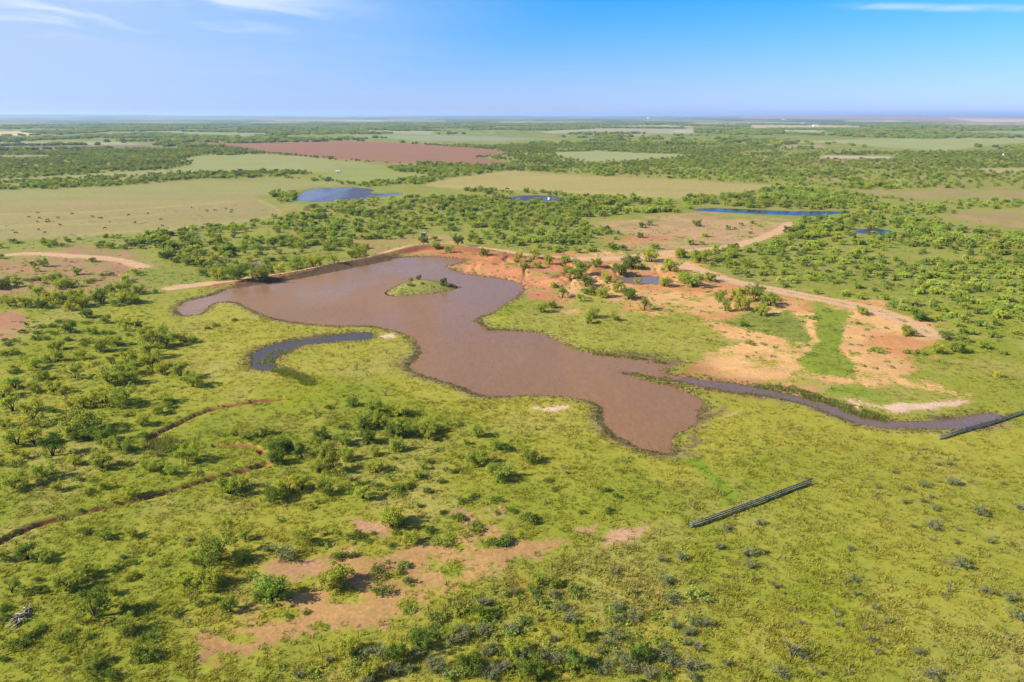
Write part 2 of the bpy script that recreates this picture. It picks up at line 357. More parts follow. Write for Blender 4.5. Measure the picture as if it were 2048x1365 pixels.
# grass colour patches
TURF = [
 ([(330,620),(430,600),(500,620),(620,650),(760,660),(840,690),(820,740),(960,800),(1180,805),(1200,850),(1300,915),(1360,915),(1420,830),(1560,800),(1900,865),(2200,870),(2200,900),(1800,905),(1500,900),(1330,990),(1180,870),(1000,830),(830,800),(700,770),(560,800),(470,760),(400,660)], YELLOW, .85, 30),
 ([(480,690),(520,750),(620,780),(760,700),(830,700),(810,740),(700,780),(560,790),(470,750)], lin(176,164,84), .6, 20),
 ([(1625,600),(1700,625),(1690,660),(1675,700),(1725,738),(1720,750),(1640,748),(1600,738),(1620,690),(1640,650)], lin(150,164,58), .95, 10),
 ([(1690,768),(1735,765),(1790,800),(1770,806),(1720,795),(1640,780)], lin(148,164,58), .9, 9),
 ([(1560,610),(1620,640),(1610,690),(1520,670),(1450,640)], lin(138,150,70), .8, 10),
 ([(1340,905),(1400,915),(1425,940),(1480,990),(1450,1010),(1420,960)], lin(128,160,40), .85, 9),
 ([(1540,1080),(1680,1060),(1700,1180),(1640,1260),(1560,1200)], lin(150,164,36), .7, 40),
 ([(500,770),(640,765),(700,800),(560,830),(520,800)], lin(160,166,40), .8, 22),
 ([(1000,1170),(1060,1150),(1080,1190),(1010,1210)], lin(186,160,66), .7, 14),
 ([(1260,745),(1340,738),(1420,750),(1500,770),(1440,770),(1340,755)], lin(170,140,56), .85, 8),
 ([(960,640),(1060,610),(1200,600),(1350,640),(1440,700),(1280,710),(1160,700),(1080,664),(980,660)], lin(182,174,80), .85, 22),
 ([(950,640),(1010,618),(1040,630),(990,655)], lin(184,182,70), .9, 8),
 ([(1380,1000),(1560,960),(1900,900),(2200,880),(2200,1250),(1800,1250),(1500,1200),(1380,1100)], lin(178,172,70), .6, 60)]

def cover(x, y, wet, gul, gs):
    px, py = P(x, y)
    r = np.hypot(x, y)
    n = len(x)
    wpx = (fbm(x / 14, y / 14, 61, 4) - .5) * 2; wpy = (fbm(x / 14 + 40, y / 14, 62, 4) - .5) * 2
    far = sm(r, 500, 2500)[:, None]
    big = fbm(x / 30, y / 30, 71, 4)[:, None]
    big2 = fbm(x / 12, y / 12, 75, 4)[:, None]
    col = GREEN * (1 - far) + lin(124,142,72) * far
    k = sm(big, .42, .66); col = col * (1 - .55 * k) + YELLOW * .55 * k
    k = sm(big2, .5, .75); col = col * (1 - .4 * k) + LUSH * .4 * k
    k = sm(fbm(x / 16, y / 16, 78, 5), .48, .72)[:, None]; col = col * (1 - .5 * k) + DRY * .5 * k
    # mid ground is a little drier
    k = .45 * (sm(py, 640, 560) * sm(py, 250, 330))[:, None]; col = col * (1 - k) + lin(150,152,84) * k
    for poly, c, st, soft in TURF:
        a = st * sm(sdist(px + wpx * soft * 2.2, py + wpy * soft * 1.6, poly, 120), soft * .8, -soft * .8)[:, None]
        a = a * (.65 + .5 * big2)
        a = np.clip(a, 0, 1); col = col * (1 - a) + c * a
    soil = np.zeros(n); scol = np.tile(TAN, (n, 1))
    for poly, c, st, soft in SOIL:
        a = sm(sdist(px + wpx * soft * 2.6, py + wpy * soft * 2.0, poly, 120), soft, -soft)
        scol = np.where((a > .02)[:, None], scol * (1 - a[:, None]) + c * a[:, None], scol)
        soil = np.maximum(soil, a * st) if st < .9 else np.maximum(soil, a * st)
    rb = sm(fbm(x / 22, y / 22, 57, 4), .45, .68)[:, None] * .60 * ((px > 860) & (py > 470) & (py < 800))[:, None]
    scol = (scol * (1 - rb) + lin(208,132,84) * rb) * (.82 + .36 * fbm(x / 8, y / 8, 58, 4)[:, None])
    for poly, c, st, soft in TURF[2:6]:                           # green tongues through the sand
        a = st * sm(sdist(px + wpx * soft * 2.2, py + wpy * soft * 1.6, poly, 120), soft, -soft)
        soil = soil * (1 - a)
    soil = np.maximum(soil, .55 * sm(fbm(x / 60, y / 30, 91, 4), .54, .72) * sm(py, 235, 330) * sm(r, 250, 420) )
    soil = soil * np.clip(.08 + 1.6 * fbm(x / 7, y / 5, 93, 5), 0, 1.14)
    for ex, ey, rx, ry in ((905,1138,24,15),(815,1208,20,15),(1050,1143,30,18),(640,1250,16,8),(705,1268,18,8),(560,1225,44,16),(480,1275,40,14),(790,1150,20,9),(690,1185,34,12),(980,1085,30,12),(610,1290,30,10),(745,1105,40,9)):
        e_ = np.hypot((px - ex) / rx, (py - ey) / ry) + wpx * .6
        soil = soil * (1 - .85 * sm(e_, 1.25, .6))
    # tracks
    for ln, wdt in ((TRACK, 2.6), (TRACK2, 2.0), (TRACK3, 1.8)):
        dd, pos, side = ldist(x, y, ln, 20)
        a = sm(dd + wpx * .8, wdt + 2.2, wdt - .3)
        scol = np.where((a > .02)[:, None], scol * (1 - a[:, None]) + lin(230,188,146) * a[:, None], scol)
        soil = np.maximum(soil, a * .95)
        mid = sm(dd, .5, .15) * sm(py, 560, 590) * .35
        soil = soil - mid
    # pond-side face of the dam
    dd, pos, side = ldist(x, y, DAM, 12)
    a = sm(dd, 6.5, 3.5) * (side < 0) * sm(pos, .04, .12)
    scol = np.where((a > .02)[:, None], scol * (1 - a[:, None]) + lin(168,110,76) * a[:, None], scol); soil = np.maximum(soil, .62 * a)
    # fields
    fld = np.zeros(n)
    for poly, c, soft in FIELDS:
        a = sm(sdist(px, py + wpx * soft * .4, poly, 60), soft, -soft)
        st = .5 + .5 * fbm(x / 60 + y / 200, y / 14, 95, 3)[:, None]
        cc = c * (.80 + .40 * st)
        col = col * (1 - a[:, None]) + cc * a[:, None]
        soil = soil * (1 - a); fld = np.maximum(fld, a)
    # wheel tracks and mown edges
    for ln, wd_ in (([(1330,396),(1275,385),(1300,374),(1345,364)], 1.1), ([(150,471),(330,460),(430,449),(530,436),(562,427),(545,412),(515,400)], 1.6), ([(0,430),(200,424),(330,415),(470,404)], .8), ([(0,452),(180,440),(330,428)], .8), ([(870,372),(1020,378),(1125,383),(1330,394)], 1.2), ([(0,455),(120,449),(260,447)], .7)):
        a = .55 * sm(ldist(px, py + wpx * .6, ln, 6)[0], wd_ + .8, wd_ * .4)[:, None]
        col = col * (1 - a) + lin(198,182,112) * a
    # brush too far away to be built tree by tree
    a = sm(r, 3300, 4800) * (1 - fld) * sm(fbm(x / 420, y / 900, 97, 5), .34, .5)
    far_green = lin(92,116,66) * (.8 + .4 * fbm(x / 60, y / 160, 98, 4)[:, None])
    col = col * (1 - a[:, None]) + far_green * a[:, None]
    a2 = sm(r, 3300, 4800) * (1 - fld) * sm(fbm(x / 700 + 9, y / 1100, 99, 4), .60, .68)
    col = col * (1 - a2[:, None]) + lin(176,166,118) * a2[:, None]
    # water's edge: trampled mud and dead weed
    ed = np.where(wet > -1, sm(wet, 4.2, .8), 1.0) * (.55 + .75 * big[:, 0])
    ed = np.clip(ed * (.25 + 1.5 * sm(fbm(x / 11, y / 11, 46, 3), .35, .65)), 0, 1) * sm(r, 900, 300)
    ecol = lin(112,90,66) * sm(wet, 1.9, .9)[:, None] + lin(168,148,104) * (1 - sm(wet, 1.9, .9)[:, None])
    col = col * (1 - .8 * ed[:, None]) + ecol * .8 * ed[:, None]
    bed = (wet < .25) & (r < 700)
    soil = np.where(bed, .9, soil); scol = np.where(bed[:, None], MUD, scol)
    # gully floor and cut banks
    a = sm(gul, 1.55, 1.0)
    scol = np.where((a > .02)[:, None], scol * (1 - a[:, None]) + lin(160,108,66) * a[:, None], scol)
    soil = np.maximum(soil, a * (.58 + .6 * big2[:, 0]))
    isl = sdist(px, py, ISLAND, 40)
    k = sm(isl, 2, -2)[:, None]; col = col * (1 - k) + lin(166,160,86) * k
    return col, np.clip(soil, 0, 1), scol, fld

# ------------------------------------------------------------------ materials
MATS = {}
class NT:
    def __init__(s, name):
        s.m = bpy.data.materials.new(name); s.m.use_nodes = True
        s.t = s.m.node_tree; s.t.nodes.clear(); s.out = s.n('ShaderNodeOutputMaterial'); MATS[name] = s.m
    def n(s, k): return s.t.nodes.new(k)
    def l(s, a, b): s.t.links.new(a, b)
    def put(s, sock, v):
        if hasattr(v, 'is_linked') or hasattr(v, 'links'): s.l(v, sock)
        elif hasattr(v, '__len__') and sock.type == 'RGBA': sock.default_value = tuple(v)[:3] + (1,)
        else: sock.default_value = v
    def math(s, op, a, b=0.0, clamp=False):
        m = s.n('ShaderNodeMath'); m.operation = op; m.use_clamp = clamp
        s.put(m.inputs[0], a); s.put(m.inputs[1], b); return m.outputs[0]
    def mix(s, f, a, b, mode='MIX'):
        m = s.n('ShaderNodeMix'); m.data_type = 'RGBA'; m.blend_type = mode
        s.put(m.inputs['Factor'], f); s.put(m.inputs[6], a); s.put(m.inputs[7], b); return m.outputs[2]
    def noise(s, scale, detail=3, vec=None, rough=.55, dist=0.0):
        m = s.n('ShaderNodeTexNoise'); m.inputs['Scale'].default_value = scale
        m.inputs['Detail'].default_value = detail; m.inputs['Roughness'].default_value = rough
        m.inputs['Distortion'].default_value = dist
        s.l(vec or s.obj(), m.inputs['Vector']); return m.outputs[0]
    def obj(s):
        if not hasattr(s, '_o'): s._o = s.n('ShaderNodeTexCoord').outputs['Object']
        return s._o
    def rng(s, v, a, b, c=0.0, e=1.0, smooth=True):
        m = s.n('ShaderNodeMapRange'); m.interpolation_type = 'SMOOTHSTEP' if smooth else 'LINEAR'
        for i, q in zip(('From Min', 'From Max', 'To Min', 'To Max'), (a, b, c, e)): m.inputs[i].default_value = q
        s.put(m.inputs['Value'], v); return m.outputs[0]
    def attr(s, name, inst=False):
        m = s.n('ShaderNodeAttribute'); m.attribute_name = name
        m.attribute_type = 'INSTANCER' if inst else 'GEOMETRY'; return m
    def bump(s, h, st, dist):
        b = s.n('ShaderNodeBump'); b.inputs['Strength'].default_value = st; b.inputs['Distance'].default_value = dist
        s.l(h, b.inputs['Height']); return b.outputs[0]
    def bsdf(s, col, rough=.9, spec=.2, normal=None, metal=0.0):
        b = s.n('ShaderNodeBsdfPrincipled'); s.put(b.inputs['Base Color'], col)
        s.put(b.inputs['Roughness'], rough); b.inputs['Specular IOR Level'].default_value = spec
        b.inputs['Metallic'].default_value = metal
        if normal is not None: s.l(normal, b.inputs['Normal'])
        return b.outputs[0]
    def done(s, sh): s.l(sh, s.out.inputs['Surface']); return s.m

def mat_ground():
    q = NT('ground')
    c = q.attr('col').outputs['Color']; sc = q.attr('soilcol').outputs['Color']; so = q.attr('soil').outputs['Fac']
    n1, n2, n3 = q.noise(.33, 4), q.noise(1.7, 5, None, .65), q.noise(7.0, 3)
    w = q.math('ADD', so, q.math('ADD', q.math('MULTIPLY', q.math('SUBTRACT', n1, .5), 1.5), q.math('MULTIPLY', q.math('SUBTRACT', n2, .5), 1.5)))
    w = q.rng(w, .34, .72)
    g = q.mix(q.rng(n1, .35, .7), c, q.mix(.35, c, tuple(lin(116,138,40))), 'MIX')
    g = q.mix(1.0, g, q.mix(n2, (.76,.78,.74), (1.22,1.20,1.18)), 'MULTIPLY')
    g = q.mix(1.0, g, q.mix(n3, (.7,.7,.7), (1.3,1.3,1.3)), 'MULTIPLY')
    s2 = q.mix(1.0, sc, q.mix(q.rng(n2, .3, .75), (.80,.78,.76), (1.18,1.17,1.16)), 'MULTIPLY')
    s2 = q.mix(1.0, s2, q.mix(n1, (.78,.76,.73), (1.20,1.20,1.20)), 'MULTIPLY')
    col = q.mix(w, g, s2)
    hgt = q.math('ADD', n2, q.math('MULTIPLY', n3, .35))
    nm = q.bump(hgt, .5, .14)
    return q.done(q.bsdf(col, .95, .08, nm))
def mat_water(name, base, rough, ripple, scale, spec=.5):
    q = NT(name)
    o = q.obj()
    mp = q.n('ShaderNodeMapping'); q.l(o, mp.inputs[0]); mp.inputs['Rotation'].default_value = (0, 0, .5); mp.inputs['Scale'].default_value = (1, .38, 1)
    w = q.noise(scale, 3, mp.outputs[0], .6, .4)
    w2 = q.noise(scale * .16, 3)
    nm = q.bump(q.math('ADD', w, q.math('MULTIPLY', w2, 1.4)), ripple, .22)
    big = q.noise(.03, 4, mp.outputs[0], .6, .8)
    col = q.mix(q.rng(big, .35, .7), tuple(np.array(base) * .94), tuple(np.array(base) * 1.06))
    col = q.mix(1.0, col, q.mix(q.rng(w, .3, .7), (.93,.93,.93), (1.07,1.07,1.07)), 'MULTIPLY')
    b = q.n('ShaderNodeBsdfPrincipled'); q.put(b.inputs['Base Color'], col)
    q.put(b.inputs['Roughness'], q.rng(q.noise(.022, 3, mp.outputs[0], .5, 1.0), .38, .62, rough * .55, rough * 1.4)); b.inputs['IOR'].default_value = 1.33; b.inputs['Specular IOR Level'].default_value = spec
    q.l(nm, b.inputs['Normal'])
    return q.done(b.outputs[0])
def mat_leaf(name, base, inst=False, transl=.42, var=.3):
    q = NT(name)
    if inst: c = q.attr('tint', True).outputs['Color']
    else:
        oi = q.n('ShaderNodeObjectInfo'); c = oi.outputs['Color']
    c = q.mix(1.0, c, tuple(base), 'MULTIPLY')
    n = q.noise(1.1, 2)
    c = q.mix(1.0, c, q.mix(n, (1 - var,) * 3, (1 + var,) * 3), 'MULTIPLY')
    dif = q.n('ShaderNodeBsdfDiffuse'); q.put(dif.inputs[0], c)
    tr = q.n('ShaderNodeBsdfTranslucent'); q.put(tr.inputs[0], q.mix(1.0, c, (1.15, 1.1, .6), 'MULTIPLY'))
    mx = q.n('ShaderNodeMixShader'); mx.inputs[0].default_value = transl
    q.l(dif.outputs[0], mx.inputs[1]); q.l(tr.outputs[0], mx.inputs[2])
    return q.done(mx.outputs[0])
def mat_plain(name, c1, c2, scale=4.0, rough=.85, spec=.2, metal=0.0, bump=.3, bd=.02):
    q = NT(name); n = q.noise(scale, 4)
    return q.done(q.bsdf(q.mix(q.rng(n, .3, .7), tuple(c1), tuple(c2)), rough, spec, q.bump(n, bump, bd), metal))
mat_ground()
mat_water('mud', (.184, .097, .040), .30, .28, 1.3, .34)
mat_water('creek', (.120, .078, .050), .22, .5, 1.1)
mat_water('pool', (.135, .095, .085), .30, .5, 1.2, .3)
mat_water('dark', (.050, .042, .040), .25, .5, 1.4, .22)
mat_water('far', (.050, .045, .055), .30, .7, .6, .3)
mat_water('blue', (.008, .020, .055), .15, .8, .6)
LEAF = (.265, .315, .048)
mat_leaf('leaf', LEAF); mat_leaf('leaf_inst', LEAF, True)
mat_leaf('grass_inst', (1, 1, 1), True, .5, .2)
mat_plain('bark', lin(92,74,58), lin(58,46,38), 6)
mat_plain('deadwood', lin(168,150,130), lin(112,98,86), 5)
mat_plain('bleached', lin(232,220,204), lin(180,166,150), 5)
mat_plain('twig', lin(164,148,128), lin(118,104,90), 5)
mat_plain('rail_metal', lin(150,154,156), lin(84,86,88), 2.5, .45, .5, .2, .1)
mat_plain('post_metal', lin(84,66,54), lin(52,44,40), 5, .7)
mat_plain('wire', lin(110,100,92), lin(84,76,70), 5, .6, .3, .6)
mat_plain('hide', (.010, .009, .008), (.022, .018, .015), 3, .6)
mat_plain('hide_brown', (.05, .022, .012), (.07, .03, .016), 3, .6)
mat_plain('white_paint', (.72, .73, .72), (.80, .80, .79), .6, .5, .4)
mat_plain('grey_panel', lin(236,236,240), lin(216,216,220), 1.5, .5, .3)
mat_plain('dark_panel', lin(52,48,50), lin(40,38,40), 2, .6)
mat_plain('rubber', (.02, .02, .02), (.03, .03, .03), 3)
mat_plain('stone', lin(196,176,158), lin(150,130,112), 3, .9)
mat_plain('roof_metal', lin(196,198,200), lin(170,172,176), 1, .4, .4)
mat_plain('clod', lin(112,92,68), lin(84,66,50), 2)

# ------------------------------------------------------------------ object helpers
def tag(o, label=None, cat=None, group=None, kind=None):
    if label: o['label'] = label
    if cat: o['category'] = cat
    if group: o['group'] = group
    if kind: o['kind'] = kind
    return o
def mesh(name, v, f, mats, fm=None, smooth=False):
    me = bpy.data.meshes.new(name)
    me.from_pydata([tuple(p) for p in v] if not isinstance(v, np.ndarray) else v.tolist(), [], f if isinstance(f, list) else f.tolist())
    for m in (mats if isinstance(mats, (list, tuple)) else [mats]): me.materials.append(MATS[m])
    if fm is not None: me.polygons.foreach_set('material_index', np.asarray(fm, np.int32))
    if smooth: me.polygons.foreach_set('use_smooth', np.ones(len(me.polygons), bool))
    me.update(); return me
def link(name, me, parent=None, loc=(0, 0, 0), rz=0.0, scale=None):
    o = bpy.data.objects.new(name, me); COL.objects.link(o)
    o.location = loc; o.rotation_euler = (0, 0, rz)
    if scale is not None: o.scale = scale
    if parent: o.parent = parent
    return o
def grid_mesh(x, y, z, nr, nc):
    """fast quad grid, rows x columns of points"""
    i = np.arange(nr - 1)[:, None] * nc + np.arange(nc - 1)[None]
    quads = np.stack([i, i + 1, i + nc + 1, i + nc], -1).reshape(-1, 4)
    return np.stack([x, y, z], 1), quads
def fast_mesh(name, v, quads, mat):
    me = bpy.data.meshes.new(name)
    nv, nq, k = len(v), len(quads), quads.shape[1]
    me.vertices.add(nv); me.vertices.foreach_set('co', v.astype(np.float32).ravel())
    me.loops.add(nq * k); me.loops.foreach_set('vertex_index', quads.astype(np.int32).ravel())
    me.polygons.add(nq); me.polygons.foreach_set('loop_start', np.arange(0, nq * k, k, dtype=np.int32))
    me.materials.append(MATS[mat]); me.update(calc_edges=True); me.validate()
    return me

# ------------------------------------------------------------------ ground
def build_ground():
    ys = np.concatenate([np.arange(1560, 620, -1.9), np.arange(620, 330, -1.25), np.arange(330, 239, -.75)])
    dep = PITCH + np.arctan((ys - CY) / F)
    rr = np.concatenate([H / np.tan(dep), np.geomspace(H / math.tan(dep[-1]) * 1.04, 32000, 34)])
    th = np.linspace(-.98, .98, 1040)
    R_, T_ = np.meshgrid(rr, th, indexing='ij')
    x, y = (R_ * np.sin(T_)).ravel(), (R_ * np.cos(T_)).ravel()
    z, wet, gul, gs = terrain(x, y)
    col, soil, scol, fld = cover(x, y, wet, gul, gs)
    v, qd = grid_mesh(x, y, z, len(rr), len(th))
    # the rest of the plain: beside and behind the camera, and under it
    th2 = np.linspace(.98, 2 * math.pi - .98, 40)
    r2 = np.concatenate([[rr[0]], np.geomspace(rr[0] * 1.5, 32000, 30)])
    A, B = np.meshgrid(r2, th2, indexing='ij')
    x2, y2 = (A * np.sin(B)).ravel(), (A * np.cos(B)).ravel()
    v2, q2 = grid_mesh(x2, y2, x2 * 0 - .02, len(r2), len(th2))
    r3 = np.array([.5, rr[0] * .5, rr[0] + .5]); th3 = np.linspace(0, 2 * math.pi, 60)
    A, B = np.meshgrid(r3, th3, indexing='ij')
    x3, y3 = (A * np.sin(B)).ravel(), (A * np.cos(B)).ravel()
    v3, q3 = grid_mesh(x3, y3, x3 * 0 - .05, 3, 60)
    n2 = len(v2) + len(v3)
    allv = np.vstack([v, v2, v3]); allq = np.vstack([qd, q2 + len(v), q3 + len(v) + len(v2)])[:, ::-1]
    me = fast_mesh('ground', allv, allq, 'ground')
    me.polygons.foreach_set('use_smooth', np.ones(len(me.polygons), bool))
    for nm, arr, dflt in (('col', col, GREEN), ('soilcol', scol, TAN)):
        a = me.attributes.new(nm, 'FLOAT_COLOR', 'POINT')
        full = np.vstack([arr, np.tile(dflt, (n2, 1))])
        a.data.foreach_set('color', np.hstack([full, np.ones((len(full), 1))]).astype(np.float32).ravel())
    a = me.attributes.new('soil', 'FLOAT', 'POINT')
    a.data.foreach_set('value', np.concatenate([soil, np.zeros(n2)]).astype(np.float32))
    tag(link('ground', me), 'flat ranch land of grass, bare red soil and distant fields', kind='structure')
build_ground()
def gz(x, y): return terrain(np.atleast_1d(np.float64(x)), np.atleast_1d(np.float64(y)))[0]

# ------------------------------------------------------------------ water sheets
for (nm, o, lv, lb, mt, soft), poly in zip(WATERS, WPOLY):
    big = []
    n = len(poly)
    area = .5 * sum(poly[i][0] * poly[(i + 1) % n][1] - poly[(i + 1) % n][0] * poly[i][1] for i in range(n))
    bm = bmesh.new()
    sgn = 1 if area > 0 else -1
    for i in range(n):                                            # grow the sheet a little under the banks
        a, b = poly[i - 1], poly[(i + 1) % n]
        t = b - a; t = t / (np.hypot(*t) + 1e-9)
        q = poly[i] + np.array([t[1], -t[0]]) * sgn * 1.6
        big.append(bm.verts.new((q[0], q[1], lv)))
    f = bm.faces.new(big)
    bmesh.ops.triangulate(bm, faces=[f])
    bmesh.ops.recalc_face_normals(bm, faces=bm.faces)
    me = bpy.data.meshes.new(nm); bm.to_mesh(me); bm.free()
    if me.polygons[0].normal.z < 0: me.flip_normals()
    me.materials.append(MATS[mt])
    tag(link(nm, me), lb, kind='structure')

# ------------------------------------------------------------------ plants as meshes
def tube(pts, rad, n=5):
    pts = np.asarray(pts, float); V, Fc = [], []
    for i, p in enumerate(pts):
        t = pts[min(i + 1, len(pts) - 1)] - pts[max(i - 1, 0)]; t = t / (np.linalg.norm(t) + 1e-9)
        a = np.cross(t, (0, 0, 1) if abs(t[2]) < .9 else (1, 0, 0)); a /= np.linalg.norm(a); b = np.cross(t, a)
        for k in range(n):
            g = 2 * math.pi * k / n; V.append(p + rad[i] * (a * math.cos(g) + b * math.sin(g)))
    for i in range(len(pts) - 1):
        for k in range(n):
            Fc.append((i * n + k, i * n + (k + 1) % n, (i + 1) * n + (k + 1) % n, (i + 1) * n + k))
    Fc.append(tuple(range(n - 1, -1, -1))); Fc.append(tuple(range((len(pts) - 1) * n, len(pts) * n)))
    return V, Fc
def join(parts):
    V, Fc = [], []
    for v, f in parts:
        o = len(V); V.extend([tuple(q) for q in v]); Fc.extend([tuple(i + o for i in q) for q in f])
    return V, Fc
def leaves(centres, rads, per, size, rg, flat=.75):
    """leaf sprays spread through clumps"""
    V, Fc = [], []
    for c, r in zip(centres, rads):
        k = max(4, int(per * (r / .6) ** 2))
        u = rg.normal(size=(k, 3)); u /= np.linalg.norm(u, axis=1)[:, None]
        p = c + u * (r * rg.random(k) ** .42)[:, None] * np.array([1, 1, flat])
        nrm = u * .6 + rg.normal(size=(k, 3)) * .6 + np.array([0, 0, .35]); nrm /= np.linalg.norm(nrm, axis=1)[:, None]
        a = np.cross(nrm, rg.normal(size=(k, 3))); a /= np.linalg.norm(a, axis=1)[:, None]
        b = np.cross(nrm, a)
        s = size * (.6 + .8 * rg.random(k))[:, None]
        w = s * (.45 + .3 * rg.random(k))[:, None]
        q = np.stack([p - a * s, p + b * w, p + a * s, p - b * w], 1)
        o = len(V)
        V.extend(q.reshape(-1, 3).tolist()); Fc.extend([(o + 4 * i, o + 4 * i + 1, o + 4 * i + 2, o + 4 * i + 3) for i in range(k)])
    return V, Fc
def limbs(rg, nprim, spread, height, lean=.5):
    """several stems from one base, forking; returns tubes and twig ends"""
    parts, ends = [], []
    a0 = rg.random() * 6.28
    for i in range(nprim):
        az = a0 + 6.283 * i / nprim + rg.normal() * .35
        ln = spread * (.55 + .5 * rg.random())
        top = height * (.45 + .4 * rg.random())
        p0 = np.array([rg.normal() * .08, rg.normal() * .08, -.35])
        p1 = p0 + np.array([math.cos(az) * ln * .25, math.sin(az) * ln * .25, top * .5 + .3])
        p2 = p1 + np.array([math.cos(az + rg.normal() * .4) * ln * .4, math.sin(az + rg.normal() * .4) * ln * .4, top * .3])
        p3 = p2 + np.array([math.cos(az) * ln * .35, math.sin(az) * ln * .35, top * .2 * rg.random()])
        r0 = .11 * (.7 + .5 * rg.random())
        parts.append(tube([p0, p1, p2, p3], [r0, r0 * .75, r0 * .5, r0 * .22], 5)); ends += [p3, p2 * .5 + p3 * .5]
        for j in range(3):
            s = p1 + (p2 - p1) * rg.random() if j else p1
            az2 = az + rg.normal() * 1.0
            e1 = s + np.array([math.cos(az2) * ln * .3, math.sin(az2) * ln * .3, height * .22 * (.5 + rg.random())])
            e2 = e1 + np.array([math.cos(az2 + rg.normal() * .5) * ln * .25, math.sin(az2) * ln * .25, height * .12 * rg.random()])
            parts.append(tube([s, e1, e2], [r0 * .5, r0 * .33, r0 * .14], 4)); ends += [e2, e1]
    return parts, ends
def make_mesquite(seed, spread=2.5, height=3.4, nprim=6, per=60, size=.15, low=.5):
    rg = np.random.default_rng(seed)
    parts, ends = limbs(rg, nprim, spread, height)
    cen, rad = [], []
    for e in ends:
        if rg.random() < .26: continue
        cen.append(e + rg.normal(size=3) * .22 + np.array([0, 0, .1])); rad.append(.36 + .42 * rg.random())
    for _ in range(int(9 * (low + .5))):                           # drooping skirts
        az = rg.random() * 6.28; q = spread * (.35 + .55 * rg.random())
        cen.append(np.array([math.cos(az) * q, math.sin(az) * q, .35 + .9 * rg.random()])); rad.append(.38 + .34 * rg.random())
    cen.append(np.array([0, 0, height * .62])); rad.append(.7)
    return join(parts), leaves(cen, rad, per, size, rg)
def make_shrub(seed, w=1.3, h=1.1, per=70, size=.11, n=16):
    rg = np.random.default_rng(seed); cen, rad = [], []
    for i in range(n):
        az, q = rg.random() * 6.28, w * math.sqrt(rg.random()) * .95
        cen.append(np.array([math.cos(az) * q * (1 + .25 * math.sin(seed)), math.sin(az) * q, h * (.28 + .5 * (1 - (q / w) ** 2) * rg.random() + .1 * rg.random())]))
        rad.append(.26 + .26 * rg.random())
    st = []
    for i in range(7):
        az = rg.random() * 6.28; e = np.array([math.cos(az) * w * .6, math.sin(az) * w * .6, h * (.5 + .5 * rg.random())])
        st.append(tube([np.array([0, 0, -.25]), e * .5 + np.array([0, 0, .1]), e], [.04, .03, .012], 4))
    return join(st), leaves(cen, rad, per, size, rg, .8)
def make_brush(seed, w=1.3, h=1.5, nst=26, leafy=0.25):
    """grey twiggy brush, nearly leafless"""
    rg = np.random.default_rng(seed); parts = []; tips = []
    for i in range(nst):
        az = rg.random() * 6.28; q = w * (.3 + .7 * rg.random()); hh = h * (.4 + .6 * rg.random())
        b = np.array([rg.normal() * .2, rg.normal() * .2, -.2])
        m = b + np.array([math.cos(az) * q * .45, math.sin(az) * q * .45, hh * .62 + .2])
        e = m + np.array([math.cos(az + rg.normal() * .5) * q * .5, math.sin(az + rg.normal() * .5) * q * .5, hh * .35])
        parts.append(tube([b, m, e], [.035, .024, .008], 3)); tips += [m, e]
        for k in range(3):
            s = b + (m - b) * (.5 + .5 * rg.random()); t = s + rg.normal(size=3) * np.array([.35, .35, .18]) * w * .6 + np.array([0, 0, .22])
            parts.append(tube([s, t], [.018, .006], 3)); tips.append(t)
    tips = [t for t in tips if rg.random() < leafy]
    lv = leaves(tips, [.22 + .2 * rg.random() for _ in tips], 90, .07, rg) if tips else ([], [])
    return join(parts), lv
def make_dead(seed, h=2.6, fallen=False):
    rg = np.random.default_rng(seed); parts = []
    for i in range(4 if not fallen else 3):
        az = rg.random() * 6.28 + i * 1.7; q = h * (.25 + .35 * rg.random())
        b = np.array([rg.normal() * .06, rg.normal() * .06, -.3])
        m = b + np.array([math.cos(az) * q * .4, math.sin(az) * q * .4, h * .5 + .3])
        e = m + np.array([math.cos(az) * q * .7, math.sin(az) * q * .7, h * .35 * rg.random() + .2])
        parts.append(tube([b, m, e], [.085, .06, .02], 5))
        for k in range(4):
            s = m + (e - m) * rg.random() * .8 if k % 2 else b + (m - b) * (.5 + .5 * rg.random())
            t = s + np.array([rg.normal() * .5, rg.normal() * .5, .25 + .5 * rg.random()])
            parts.append(tube([s, (s + t) / 2 + rg.normal(size=3) * .08, t], [.035, .022, .008], 4))
    V, Fc = join(parts)
    V = np.array(V)
    if fallen:
        V = np.stack([V[:, 2] * 1.1, V[:, 1], np.abs(V[:, 0]) * .45 + .05], 1)
    return V, Fc
PI2 = 2 * math.pi
TREE = []
for i, (sp, hh, npm, low) in enumerate([(2.5,3.5,6,.6),(2.7,3.1,7,1.0),(2.2,3.9,5,.3),(2.6,3.4,6,.9),(2.4,3.6,7,.5),(2.8,3.0,6,1.2),(2.1,3.3,5,.8)]):
    (tv, tf), (lv, lf) = make_mesquite(100 + i, sp, hh, npm, 64, .12, low)
    TREE.append((mesh('trunk', tv, tf, 'bark', smooth=True), mesh('crown', lv, lf, 'leaf')))
SHRUB = []
for i in range(6):
    (tv, tf), (lv, lf) = make_shrub(200 + i, 1.25 + .15 * (i % 3), 1.0 + .12 * (i % 2), 64, .11, 15 + i)
    SHRUB.append((mesh('stem', tv, tf, 'bark'), mesh('foliage', lv, lf, 'leaf')))
BRUSH = []
for i in range(5):
    (tv, tf), (lv, lf) = make_brush(300 + i, 1.3 + .1 * i, 1.35 + .1 * (i % 3), 26, (.05, .18, .10, .24, .14)[i])
    BRUSH.append((mesh('twigs', tv, tf, 'twig'), mesh('foliage', lv, lf, 'leaf')))
DEAD = [mesh('limbs', *make_dead(400 + i), 'deadwood', smooth=True) for i in range(4)]
